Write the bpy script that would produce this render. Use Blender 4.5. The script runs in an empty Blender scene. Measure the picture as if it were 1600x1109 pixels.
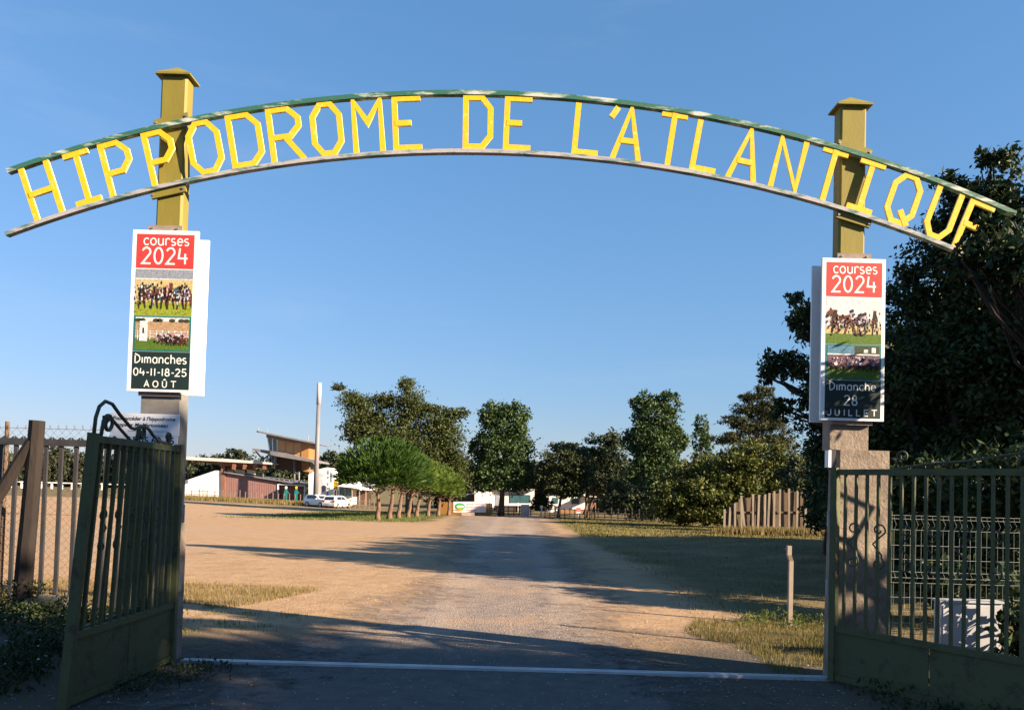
import bpy, math, random
import numpy as np
from mathutils import Vector, Matrix

R = math.radians
rng = np.random.default_rng(7)
random.seed(7)
S = bpy.context.scene
COL = S.collection

# ------------------------------------------------------------------ camera
EYE = Vector((0, 0, 1.6))
FPX = 1200.0
PITCH, ROLL, SHIFT = 1.6, 1.55, 0.1094
cam = bpy.data.cameras.new('camera')
camo = bpy.data.objects.new('camera', cam)
COL.objects.link(camo)
cam.sensor_width = 36.0
cam.lens = 36.0 * FPX / 1600.0
cam.shift_y = SHIFT
cam.clip_start = 0.05
cam.clip_end = 6000
CR = Matrix.Rotation(R(90 + PITCH), 3, 'X') @ Matrix.Rotation(R(ROLL), 3, 'Z')
camo.matrix_world = Matrix.Translation(EYE) @ CR.to_4x4()
S.camera = camo
S.render.resolution_x, S.render.resolution_y = 1024, 709

# ------------------------------------------------------------------ sky and sun
SUN_EL, SUN_AZ = 23.0, 66.0          # azimuth measured from behind the camera towards its right
sdir = Vector((math.sin(R(SUN_AZ)) * math.cos(R(SUN_EL)), -math.cos(R(SUN_AZ)) * math.cos(R(SUN_EL)), math.sin(R(SUN_EL))))
W = bpy.data.worlds.new('World')
S.world = W
W.use_nodes = True
wn = W.node_tree.nodes
wl = W.node_tree.links
bg = wn['Background']
sky = wn.new('ShaderNodeTexSky')
sky.sky_type = 'NISHITA'
sky.sun_disc = False
sky.sun_elevation = R(SUN_EL)
sky.sun_rotation = math.atan2(sdir.x, sdir.y)
sky.altitude = 0
sky.air_density = 1.5
sky.dust_density = 0.0
sky.ozone_density = 6.0
# even colour grade of the whole sky (a phone camera's softer, bluer sky)
sepc = wn.new('ShaderNodeSeparateColor')
comb = wn.new('ShaderNodeCombineColor')
wl.new(sky.outputs[0], sepc.inputs[0])
for i, (g_, k_) in enumerate(((0.76, 0.895), (0.60, 1.345), (0.62, 1.80))):
    p_ = wn.new('ShaderNodeMath'); p_.operation = 'POWER'; p_.inputs[1].default_value = g_
    q_ = wn.new('ShaderNodeMath'); q_.operation = 'MULTIPLY'; q_.inputs[1].default_value = k_
    wl.new(sepc.outputs[i], p_.inputs[0]); wl.new(p_.outputs[0], q_.inputs[0]); wl.new(q_.outputs[0], comb.inputs[i])
# very faint high cirrus
tcw = wn.new('ShaderNodeTexCoord'); mpw = wn.new('ShaderNodeMapping'); mpw.inputs['Scale'].default_value = (1.2, 1.6, 7.0); mpw.inputs['Rotation'].default_value = (0.0, 0.12, 0.3)
nzw = wn.new('ShaderNodeTexNoise'); nzw.inputs['Scale'].default_value = 1.6; nzw.inputs['Detail'].default_value = 7; nzw.inputs['Roughness'].default_value = 0.6
mrw = wn.new('ShaderNodeMapRange'); mrw.interpolation_type = 'SMOOTHSTEP'
for i, v_ in enumerate((0.50, 0.80, 0.0, 0.11)):
    mrw.inputs[1 + i].default_value = v_
mxw = wn.new('ShaderNodeMix'); mxw.data_type = 'RGBA'; mxw.inputs[7].default_value = (4.6, 4.7, 5.0, 1)
wl.new(tcw.outputs['Generated'], mpw.inputs[0]); wl.new(mpw.outputs[0], nzw.inputs['Vector']); wl.new(nzw.outputs['Fac'], mrw.inputs[0])
wl.new(mrw.outputs[0], mxw.inputs[0]); wl.new(comb.outputs[0], mxw.inputs[6]); wl.new(mxw.outputs[2], bg.inputs[0])
bg.inputs[1].default_value = 0.05
sl = bpy.data.lights.new('sun', 'SUN')
sl.energy = 5.0
sl.angle = R(0.5)
sl.color = (1.0, 0.80, 0.56)
so = bpy.data.objects.new('sun', sl)
COL.objects.link(so)
so.rotation_euler = (-sdir).to_track_quat('-Z', 'Y').to_euler()
S.view_settings.view_transform = 'Standard'
S.view_settings.look = 'None'
S.view_settings.gamma = 1.0
S.view_settings.use_curve_mapping = False
S.view_settings.exposure = 1.80

# ------------------------------------------------------------------ helpers: photo pixel + distance -> place
def ray(px, py):
    d = Vector(((px - 800) / FPX, -(py - 554.5) / FPX + SHIFT * 1600 / FPX, -1.0))
    return CR @ d

def P(px, py, Y):
    d = ray(px, py)
    return EYE + d * (Y / d.y)

def PX(px, py, Y):
    return P(px, py, Y).x

def PZ(px, py, Y):
    return P(px, py, Y).z

def sstep(a, b, x):
    t = np.clip((np.asarray(x, float) - a) / (b - a), 0, 1)
    return t * t * (3 - 2 * t)

def G(x, y):
    x = np.asarray(x, float)
    y = np.asarray(y, float)
    s = 0.009 + (0.016 - 0.009) * sstep(-42, -15, x)
    z = -s * np.clip(y - 8, 0, 100)
    z = z + 0.30 * np.exp(-((x + 5.6) / 1.25) ** 2 - ((y - 6.3) / 1.7) ** 2)
    z = z + 0.25 * sstep(5, 9, x) * sstep(6, 12, y) * (1 - sstep(25, 45, y))
    return z

def gz(x, y):
    return float(G(x, y))

# ------------------------------------------------------------------ helpers: materials
MATS = {}
def mat(name, c1, c2=None, scale=6.0, rough=0.7, bump=0.0, bscale=None, metal=0.0, spec=0.3, lo=0.35, hi=0.65, detail=6.0, stretch=None):
    if name in MATS:
        return MATS[name]
    m = bpy.data.materials.new(name)
    m.use_nodes = True
    nt = m.node_tree
    b = nt.nodes['Principled BSDF']
    b.inputs['Roughness'].default_value = rough
    b.inputs['Metallic'].default_value = metal
    b.inputs['Specular IOR Level'].default_value = spec
    if c2 is None:
        c2 = tuple(x * 0.82 for x in c1)
    tc = nt.nodes.new('ShaderNodeTexCoord')
    vec = tc.outputs['Object']
    if stretch:
        mp = nt.nodes.new('ShaderNodeMapping')
        mp.inputs['Scale'].default_value = stretch
        nt.links.new(vec, mp.inputs[0])
        vec = mp.outputs[0]
    n = nt.nodes.new('ShaderNodeTexNoise')
    n.inputs['Scale'].default_value = scale
    n.inputs['Detail'].default_value = detail
    n.inputs['Roughness'].default_value = 0.65
    nt.links.new(vec, n.inputs['Vector'])
    r = nt.nodes.new('ShaderNodeValToRGB')
    r.color_ramp.elements[0].position = lo
    r.color_ramp.elements[1].position = hi
    r.color_ramp.elements[0].color = (*c2, 1)
    r.color_ramp.elements[1].color = (*c1, 1)
    nt.links.new(n.outputs['Fac'], r.inputs[0])
    nt.links.new(r.outputs[0], b.inputs['Base Color'])
    if bump:
        n2 = nt.nodes.new('ShaderNodeTexNoise')
        n2.inputs['Scale'].default_value = bscale or scale * 5
        n2.inputs['Detail'].default_value = 5
        nt.links.new(vec, n2.inputs['Vector'])
        bp = nt.nodes.new('ShaderNodeBump')
        bp.inputs['Strength'].default_value = bump
        bp.inputs['Distance'].default_value = 0.02
        nt.links.new(n2.outputs['Fac'], bp.inputs['Height'])
        nt.links.new(bp.outputs[0], b.inputs['Normal'])
    MATS[name] = m
    return m

def leafmat(name, c1, c2, trans=0.25, rough=0.6, k=1.0):
    c1 = tuple(x * k for x in c1); c2 = tuple(x * k for x in c2)
    if name in MATS:
        return MATS[name]
    m = bpy.data.materials.new(name)
    m.use_nodes = True
    nt = m.node_tree
    b = nt.nodes['Principled BSDF']
    b.inputs['Roughness'].default_value = rough
    b.inputs['Specular IOR Level'].default_value = 0.25
    g = nt.nodes.new('ShaderNodeNewGeometry')
    r = nt.nodes.new('ShaderNodeValToRGB')
    r.color_ramp.elements[0].color = (*c1, 1)
    r.color_ramp.elements[1].color = (*c2, 1)
    nt.links.new(g.outputs['Random Per Island'], r.inputs[0])
    nt.links.new(r.outputs[0], b.inputs['Base Color'])
    t = nt.nodes.new('ShaderNodeBsdfTranslucent')
    nt.links.new(r.outputs[0], t.inputs[0])
    mx = nt.nodes.new('ShaderNodeMixShader')
    mx.inputs[0].default_value = trans
    nt.links.new(b.outputs[0], mx.inputs[1])
    nt.links.new(t.outputs[0], mx.inputs[2])
    nt.links.new(mx.outputs[0], nt.nodes['Material Output'].inputs[0])
    MATS[name] = m
    return m

def glassmat(name, c=(0.03, 0.06, 0.08)):
    m = mat(name, c, tuple(x * 0.7 for x in c), 3, rough=0.08, spec=0.8)
    return m

# ------------------------------------------------------------------ helpers: objects
def off(o):
    v = Vector((0, 0, 0))
    while o is not None:
        v += o.location
        o = o.parent
    return v

def tag(o, label=None, cat=None, group=None, kind=None):
    if label: o['label'] = label
    if cat: o['category'] = cat
    if group: o['group'] = group
    if kind: o['kind'] = kind
    return o

def thing(name, loc, label, cat, group=None):
    o = bpy.data.objects.new(name, None)
    o.empty_display_size = 0.2
    COL.objects.link(o)
    o.location = loc
    return tag(o, label, cat, group)

def inst(name, me, parent, loc, rot=(0, 0, 0), scale=(1, 1, 1)):
    o = bpy.data.objects.new(name, me)
    COL.objects.link(o)
    o.parent = parent
    o.location = Vector(loc) - (off(parent) if parent else Vector())
    o.rotation_euler = rot
    o.scale = scale
    return o

class MB:
    def __init__(s):
        s.v, s.f, s.m = [], [], []

    def add(s, vs, fs, mi=0):
        b = len(s.v)
        s.v += [tuple(v) for v in vs]
        for f in fs:
            s.f.append([b + i for i in f])
            s.m.append(mi)
        return s

    def box(s, c, d, rot=None, mi=0):
        hx, hy, hz = d[0] / 2, d[1] / 2, d[2] / 2
        vs = [Vector((x, y, z)) for x in (-hx, hx) for y in (-hy, hy) for z in (-hz, hz)]
        if rot is not None:
            vs = [rot @ v for v in vs]
        c = Vector(c)
        s.add([v + c for v in vs], [(0, 1, 3, 2), (4, 6, 7, 5), (0, 4, 5, 1), (2, 3, 7, 6), (0, 2, 6, 4), (1, 5, 7, 3)], mi)
        return s

    def bx(s, x0, x1, y0, y1, z0, z1, mi=0):
        return s.box(((x0 + x1) / 2, (y0 + y1) / 2, (z0 + z1) / 2), (abs(x1 - x0), abs(y1 - y0), abs(z1 - z0)), None, mi)

    def bar(s, a, b, w, d, up=(0, 0, 1), mi=0):
        a, b = Vector(a), Vector(b)
        t = (b - a).normalized()
        up = Vector(up)
        if abs(t.dot(up)) > 0.95:
            up = Vector((0, 1, 0))
        sx = t.cross(up).normalized()
        sz = sx.cross(t).normalized()
        vs = []
        for p in (a, b):
            for i, j in ((-1, -1), (1, -1), (1, 1), (-1, 1)):
                vs.append(p + sx * (i * w / 2) + sz * (j * d / 2))
        s.add(vs, [(3, 2, 1, 0), (4, 5, 6, 7), (0, 1, 5, 4), (1, 2, 6, 5), (2, 3, 7, 6), (3, 0, 4, 7)], mi)
        return s

    def tube(s, pts, rad, n=8, mi=0, cap=True):
        pts = [Vector(p) for p in pts]
        if not hasattr(rad, '__len__'):
            rad = [rad] * len(pts)
        b0 = len(s.v)
        prev = None
        for i, p in enumerate(pts):
            t = (pts[min(i + 1, len(pts) - 1)] - pts[max(i - 1, 0)])
            if t.length < 1e-9:
                t = Vector((0, 0, 1))
            t.normalize()
            if prev is None:
                a = Vector((1, 0, 0)) if abs(t.x) < 0.8 else Vector((0, 1, 0))
                sx = t.cross(a).normalized()
            else:
                sx = (prev - t * prev.dot(t))
                sx = sx.normalized() if sx.length > 1e-6 else t.orthogonal().normalized()
            prev = sx
            sy = t.cross(sx)
            for k in range(n):
                an = 2 * math.pi * k / n
                s.v.append(tuple(p + (sx * math.cos(an) + sy * math.sin(an)) * rad[i]))
        for i in range(len(pts) - 1):
            for k in range(n):
                a, b = b0 + i * n + k, b0 + i * n + (k + 1) % n
                s.f.append([a, b, b + n, a + n])
                s.m.append(mi)
        if cap:
            s.f.append([b0 + k for k in range(n)][::-1]); s.m.append(mi)
            e = b0 + (len(pts) - 1) * n
            s.f.append([e + k for k in range(n)]); s.m.append(mi)
        return s

    def prism(s, poly, fn, t0, t1, mi=0, ms=None):
        """poly: 2D outline; fn(u, v, t) -> world point; t0 front, t1 back"""
        n = len(poly)
        ms = mi if ms is None else ms
        vs = [fn(u, v, t0) for u, v in poly] + [fn(u, v, t1) for u, v in poly]
        s.add(vs, [list(range(n))[::-1], list(range(n, 2 * n))], mi)
        b = len(s.v) - 2 * n
        for i in range(n):
            j = (i + 1) % n
            s.f.append([b + i, b + j, b + n + j, b + n + i]); s.m.append(ms)
        return s

    def flat(s, poly, fn, t, mi=0):
        s.add([fn(u, v, t) for u, v in poly], [list(range(len(poly)))], mi)
        return s

    def ribbon(s, pl, w, fn, t0, t1=None, closed=False, mi=0, ms=None):
        pl = [Vector((p[0], p[1])) for p in pl]
        n = len(pl)
        L, Rr = [], []
        for i in range(n):
            if closed:
                a, b = pl[i - 1], pl[(i + 1) % n]
            else:
                a, b = pl[max(i - 1, 0)], pl[min(i + 1, n - 1)]
            d0 = (pl[i] - a) if (closed or i > 0) else (b - pl[i])
            d1 = (b - pl[i]) if (closed or i < n - 1) else d0
            d0 = d0.normalized(); d1 = d1.normalized()
            n0 = Vector((-d0.y, d0.x)); n1 = Vector((-d1.y, d1.x))
            m = (n0 + n1)
            m = m.normalized() if m.length > 1e-4 else n0
            k = 1 / max(m.dot(n0), 0.38)
            L.append(pl[i] + m * (w / 2 * k)); Rr.append(pl[i] - m * (w / 2 * k))
        ms = mi if ms is None else ms
        ts = [t0] if t1 is None else [t0, t1]
        base = len(s.v)
        for t in ts:
            for p in L + Rr:
                s.v.append(tuple(fn(p.x, p.y, t)))
        cnt = n if closed else n - 1
        for i in range(cnt):
            j = (i + 1) % n
            s.f.append([base + i, base + j, base + n + j, base + n + i]); s.m.append(mi)
            if t1 is not None:
                q = base + 2 * n
                s.f.append([q + n + i, q + n + j, q + j, q + i]); s.m.append(mi)
                s.f.append([base + j, base + i, q + i, q + j]); s.m.append(ms)
                s.f.append([base + n + i, base + n + j, q + n + j, q + n + i]); s.m.append(ms)
        if t1 is not None and not closed:
            q = base + 2 * n
            s.f.append([base, base + n, q + n, q]); s.m.append(ms)
            e = n - 1
            s.f.append([base + n + e, base + e, q + e, q + n + e]); s.m.append(ms)
        return s

    def build(s, name, mats, parent=None, smooth=False, origin=None):
        me = bpy.data.meshes.new(name)
        v = np.array(s.v, float)
        if parent is not None:
            o = np.array(off(parent))
        elif origin is not None:
            o = np.array(origin, float)
        else:
            lo, hi = v.min(0), v.max(0)
            o = np.array([(lo[0] + hi[0]) / 2, (lo[1] + hi[1]) / 2, lo[2]])
        me.from_pydata((v - o).tolist(), [], s.f)
        if not isinstance(mats, (list, tuple)):
            mats = [mats]
        for m in mats:
            me.materials.append(m)
        me.polygons.foreach_set('material_index', s.m)
        if smooth:
            me.polygons.foreach_set('use_smooth', [True] * len(s.f))
        me.update()
        ob = bpy.data.objects.new(name, me)
        COL.objects.link(ob)
        if parent is not None:
            ob.parent = parent
        else:
            ob.location = o
        return ob

def fastmesh(name, V, k, mats, parent=None, origin=None, smooth=False):
    """V: (n*k,3) array, every k consecutive vertices one face"""
    V = np.asarray(V, np.float32)
    nv = len(V); nf = nv // k
    if parent is not None:
        o = np.array(off(parent))
    elif origin is not None:
        o = np.array(origin)
    else:
        lo, hi = V.min(0), V.max(0)
        o = np.array([(lo[0] + hi[0]) / 2, (lo[1] + hi[1]) / 2, lo[2]])
    me = bpy.data.meshes.new(name)
    me.vertices.add(nv); me.loops.add(nv); me.polygons.add(nf)
    me.vertices.foreach_set('co', (V - o).astype(np.float32).ravel())
    me.loops.foreach_set('vertex_index', np.arange(nv, dtype=np.int32))
    me.polygons.foreach_set('loop_start', np.arange(0, nv, k, dtype=np.int32))
    me.update(calc_edges=True)
    me.materials.append(mats)
    ob = bpy.data.objects.new(name, me)
    COL.objects.link(ob)
    if parent is not None:
        ob.parent = parent
    else:
        ob.location = o
    return ob

def unit(n):
    d = rng.normal(size=(n, 3))
    return d / np.linalg.norm(d, axis=1)[:, None]

def leaves(C, D, L, Wd, droop=0.0):
    """diamond leaves at C pointing along D"""
    n = len(C)
    D = D.copy(); D[:, 2] -= droop
    D /= np.linalg.norm(D, axis=1)[:, None]
    Q = np.cross(D, unit(n)); Q /= np.linalg.norm(Q, axis=1)[:, None] + 1e-9
    N = np.cross(D, Q)
    L = L * rng.uniform(0.65, 1.3, n)[:, None]
    Wd = Wd * rng.uniform(0.7, 1.25, n)[:, None]
    V = np.empty((n, 4, 3))
    V[:, 0] = C - D * L * 0.5
    V[:, 1] = C + Q * Wd * 0.5 + N * Wd * 0.15
    V[:, 2] = C + D * L * 0.5
    V[:, 3] = C - Q * Wd * 0.5 + N * Wd * 0.15
    return V.reshape(-1, 3)

def crown_points(blobs, leaf_area, dens, sub=0.26, shell=0.55, nsub=None):
    """blobs: (x,y,z,rx,ry,rz) -> leaf centres, outward directions"""
    Cs, Ds = [], []
    for (x, y, z, rx, ry, rz) in blobs:
        area = math.pi * (rx * rz + ry * (rx + rz) / 2) / 2
        n = int(dens * area / leaf_area)
        ns = nsub or max(8, int(26 + 10 * area ** 0.4))
        d = unit(ns)
        rr = rng.uniform(shell, 1.0, ns)[:, None]
        ctr = d * rr
        pick = rng.integers(0, ns, n)
        jit = rng.normal(size=(n, 3)) * sub * rng.uniform(0.5, 1.1, ns)[pick][:, None] * 0.62
        p = ctr[pick] + jit
        out = p / (np.linalg.norm(p, axis=1)[:, None] + 1e-6)
        Cs.append(p * np.array([rx, ry, rz]) + np.array([x, y, z]))
        Ds.append(out * 0.55 + unit(n) * 0.8)
    return np.vstack(Cs), np.vstack(Ds)

BARK = mat('bark', (0.16, 0.11, 0.08), (0.07, 0.05, 0.04), 9, 0.9, 0.6, 30, stretch=(1, 1, 0.25))
BARK_DK = mat('dark_bark', (0.045, 0.035, 0.028), (0.02, 0.016, 0.014), 9, 0.9, 0.6, 30, stretch=(1, 1, 0.25))
BARK_LT = mat('pine_bark', (0.20, 0.12, 0.085), (0.09, 0.055, 0.04), 8, 0.9, 0.6, 25, stretch=(1, 1, 0.3))

def wob(a, b, n=6, amp=0.06):
    a, b = Vector(a), Vector(b)
    L = (b - a).length
    out = []
    for i in range(n + 1):
        t = i / n
        p = a.lerp(b, t)
        if 0 < i < n:
            p += Vector((random.uniform(-1, 1), random.uniform(-1, 1), random.uniform(-.3, .3))) * amp * L * 0.5
        out.append(p)
    return out

def tree(name, label, group, base, blobs, lmat, leafL, leafW, dens=5.0, r0=0.2, fork=0.45, bark=None, sub=0.26, shell=0.55, droop=0.0, limbs=True, cat='tree', trunk_top=None, style='leaf', nsub=None, extra_trunks=()):
    """blobs in world space; base (x,y)"""
    bark = bark or BARK
    bz = gz(*base)
    root = thing(name, (base[0], base[1], bz), label, cat, group)
    cen = np.mean([b[:3] for b in blobs], axis=0)
    hi = max(b[2] + b[5] * 0.4 for b in blobs)
    top = Vector(trunk_top) if trunk_top is not None else Vector((cen[0], cen[1], hi))
    b0 = Vector((base[0], base[1], bz - 0.12))
    pts = wob(b0, top, 7, 0.035)
    rad = [r0 * (1.25 if i == 0 else 1) * (1 - 0.85 * i / 7) for i in range(8)]
    tb = MB()
    tb.tube(pts, rad, 9)
    for (a, b, r) in extra_trunks:
        tb.tube(wob(a, b, 5, 0.05), [r * (1 - 0.12 * i) for i in range(6)], 7)
    if limbs:
        for b in blobs:
            c = Vector(b[:3])
            k = 2 + int(5 * min(0.75, max(0.0, fork * random.uniform(0.8, 1.2))))
            k = min(k, 6)
            s0 = pts[k]
            if s0.z > c.z:
                s0 = pts[max(2, k - 2)]
            w = wob(s0, c, 5, 0.10)
            tb.tube(w, [max(0.012, rad[k] * 0.62 * (1 - 0.16 * i)) for i in range(6)], 6)
            for _ in range(4):
                e = c + Vector((random.uniform(-1, 1) * b[3], random.uniform(-1, 1) * b[4], random.uniform(-.4, 1) * b[5])) * 0.72
                tb.tube(wob(c.lerp(s0, random.uniform(0, .4)), e, 4, 0.12), [max(0.008, rad[k] * 0.26 * (1 - 0.2 * i)) for i in range(5)], 5)
    tb.build('trunk', bark, root, smooth=True)
    if style == 'leaf':
        C, D = crown_points(blobs, leafL * leafW * 0.5, dens, sub, shell, nsub)
        V = leaves(C, D, leafL, leafW, droop)
    else:                                   # pine tufts: bundles of upright needles
        Vs = []
        for (x, y, z, rx, ry, rz) in blobs:
            ns = int(dens * math.pi * (rx + ry) * (rz + rx) / 4 / (leafL ** 2) * 3)
            d = unit(ns)
            d[:, 2] = np.abs(d[:, 2]) * 1.15 - 0.28
            d /= np.linalg.norm(d, axis=1)[:, None]
            ctr = d * rng.uniform(0.55, 1.10, ns)[:, None] * np.array([rx, ry, rz]) + np.array([x, y, z])
            kk = 9
            C = np.repeat(ctr, kk, 0)
            D = np.repeat(d, kk, 0) * 0.9 + unit(ns * kk) * 0.55 + np.array([0, 0, 0.55])
            D /= np.linalg.norm(D, axis=1)[:, None]
            Vs.append(leaves(C + D * leafL * 0.5, D, leafL, leafW, 0))
        V = np.vstack(Vs)
    fastmesh('crown', V, 4, lmat, root)
    return root

def pblobs(lst, Z):
    """(px,py,rx,ry[,dZ]) in photo pixels at distance Z -> world ellipsoids"""
    out = []
    for b in lst:
        z = Z + (b[4] if len(b) > 4 else 0)
        p = P(b[0], b[1], z)
        k = z / FPX
        out.append((p.x, p.y, p.z, b[2] * k, (b[2] * 0.75 + b[3] * 0.25) * k * 0.95, b[3] * k))
    return out

# ------------------------------------------------------------------ ground
def graded(a, b, lo, hi, step, grow=1.25):
    xs = list(np.arange(a, b + 1e-6, step))
    s = step; x = b
    while x < hi:
        s *= grow; x += s; xs.append(min(x, hi))
    s = step; x = a
    while x > lo:
        s *= grow; x -= s; xs.insert(0, max(x, lo))
    return np.array(xs)

gx = graded(-14, 16, -1800, 1800, 0.5)
gy = np.unique(np.concatenate([graded(-4, 36, -300, 2600, 0.5), [8.0, 108.0]]))
XX, YY = np.meshgrid(gx, gy)
ZZ = G(XX, YY)
nx, ny = len(gx), len(gy)
gv = np.stack([XX, YY, ZZ], -1).reshape(-1, 3)
gf = [(j * nx + i, j * nx + i + 1, (j + 1) * nx + i + 1, (j + 1) * nx + i) for j in range(ny - 1) for i in range(nx - 1)]

def node(nt, t, **kw):
    n = nt.nodes.new(t)
    for k, v in kw.items():
        setattr(n, k, v)
    return n

def mathn(nt, op, a, b=None, clamp=False):
    n = node(nt, 'ShaderNodeMath', operation=op)
    n.use_clamp = clamp
    for i, x in enumerate((a, b)):
        if x is None: continue
        if isinstance(x, (int, float)): n.inputs[i].default_value = x
        else: nt.links.new(x, n.inputs[i])
    return n.outputs[0]

def noise(nt, vec, scale, detail=5, rough=0.6):
    n = node(nt, 'ShaderNodeTexNoise')
    n.inputs['Scale'].default_value = scale
    n.inputs['Detail'].default_value = detail
    n.inputs['Roughness'].default_value = rough
    nt.links.new(vec, n.inputs['Vector'])
    return n.outputs['Fac']

def maprange(nt, v, a, b, c=0.0, d=1.0, smooth=True):
    n = node(nt, 'ShaderNodeMapRange')
    n.interpolation_type = 'SMOOTHSTEP' if smooth else 'LINEAR'
    nt.links.new(v, n.inputs[0])
    for i, x in enumerate((a, b, c, d)):
        n.inputs[1 + i].default_value = x
    return n.outputs[0]

def mixc(nt, f, a, b):
    n = node(nt, 'ShaderNodeMix', data_type='RGBA')
    if isinstance(f, (int, float)): n.inputs[0].default_value = f
    else: nt.links.new(f, n.inputs[0])
    for i, x in ((6, a), (7, b)):
        if isinstance(x, tuple): n.inputs[i].default_value = (*x, 1)
        else: nt.links.new(x, n.inputs[i])
    return n.outputs[2]

def bumpn(nt, h, strength, dist):
    n = node(nt, 'ShaderNodeBump')
    n.inputs['Strength'].default_value = strength
    n.inputs['Distance'].default_value = dist
    nt.links.new(h, n.inputs['Height'])
    return n.outputs[0]

def ground_material():
    m = bpy.data.materials.new('sandy_ground'); m.use_nodes = True
    nt = m.node_tree; b = nt.nodes['Principled BSDF']
    b.inputs['Roughness'].default_value = 0.95; b.inputs['Specular IOR Level'].default_value = 0.1
    geo = node(nt, 'ShaderNodeNewGeometry'); pos = geo.outputs['Position']
    sep = node(nt, 'ShaderNodeSeparateXYZ'); nt.links.new(pos, sep.inputs[0])
    n1 = noise(nt, pos, 0.35, 6); n2 = noise(nt, pos, 2.2, 8, 0.7); n3 = noise(nt, pos, 30, 4); n4 = noise(nt, pos, 0.12, 4)
    sand = mixc(nt, maprange(nt, n2, 0.35, 0.68), (0.315, 0.200, 0.112), (0.395, 0.265, 0.160))
    sand = mixc(nt, maprange(nt, n4, 0.45, 0.7), sand, (0.335, 0.24, 0.165))
    sand = mixc(nt, mathn(nt, 'MULTIPLY', maprange(nt, n1, 0.54, 0.72), 0.55), sand, (0.25, 0.20, 0.168))
    sand = mixc(nt, mathn(nt, 'MULTIPLY', maprange(nt, n3, 0.55, 0.75), 0.35), sand, (0.22, 0.17, 0.13))
    dry = mixc(nt, maprange(nt, n2, 0.35, 0.65), (0.15, 0.12, 0.06), (0.105, 0.092, 0.045))
    dry = mixc(nt, maprange(nt, n1, 0.45, 0.7), dry, (0.23, 0.16, 0.085))
    # where grass grows: right of the drive, and beyond the dirt field
    xr = mathn(nt, 'ADD', sep.outputs[0], mathn(nt, 'MULTIPLY', mathn(nt, 'SUBTRACT', n1, 0.5), 3.0))
    f1 = maprange(nt, xr, 2.6, 3.6)
    yr = mathn(nt, 'ADD', sep.outputs[1], mathn(nt, 'MULTIPLY', mathn(nt, 'SUBTRACT', n1, 0.5), 14.0))
    f2 = maprange(nt, yr, 82, 92)
    yl = maprange(nt, sep.outputs[1], 8.6, 7.4)
    xl = maprange(nt, sep.outputs[0], -2.6, -3.4)
    f3 = mathn(nt, 'MULTIPLY', yl, xl)
    pinex = mathn(nt, 'MULTIPLY', maprange(nt, yr, 44, 50), mathn(nt, 'MULTIPLY', maprange(nt, xr, -16, -13), maprange(nt, xr, -4.5, -6)))
    f = mathn(nt, 'MAXIMUM', mathn(nt, 'MAXIMUM', f1, f2), mathn(nt, 'MAXIMUM', f3, pinex))
    col = mixc(nt, f, sand, dry)
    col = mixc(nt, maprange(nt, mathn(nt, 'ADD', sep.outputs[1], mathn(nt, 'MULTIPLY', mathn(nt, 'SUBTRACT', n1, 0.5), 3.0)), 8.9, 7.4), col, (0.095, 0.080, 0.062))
    nt.links.new(col, b.inputs['Base Color'])
    h = mathn(nt, 'ADD', mathn(nt, 'MULTIPLY', n2, 1.0), mathn(nt, 'MULTIPLY', n3, 0.35))
    nt.links.new(bumpn(nt, h, 0.8, 0.05), b.inputs['Normal'])
    return m

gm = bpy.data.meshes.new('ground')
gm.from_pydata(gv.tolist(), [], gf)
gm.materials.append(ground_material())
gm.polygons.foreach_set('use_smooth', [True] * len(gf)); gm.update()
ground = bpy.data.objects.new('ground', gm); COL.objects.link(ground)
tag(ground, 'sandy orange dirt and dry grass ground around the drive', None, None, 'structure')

# ------------------------------------------------------------------ gravel drive
def road_edges(y):
    l = np.interp(y, [-30, 3, 7, 9, 12, 16, 30, 60, 78], [-6.5, -3.9, -3.6, -3.3, -2.7, -2.6, -3.6, -5.6, -6.0])
    r = np.interp(y, [-30, 3, 7, 9, 12, 16, 30, 60, 78], [6.5, 3.3, 2.9, 2.5, 2.7, 2.9, 3.1, 3.7, 4.0])
    return l, r

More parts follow.
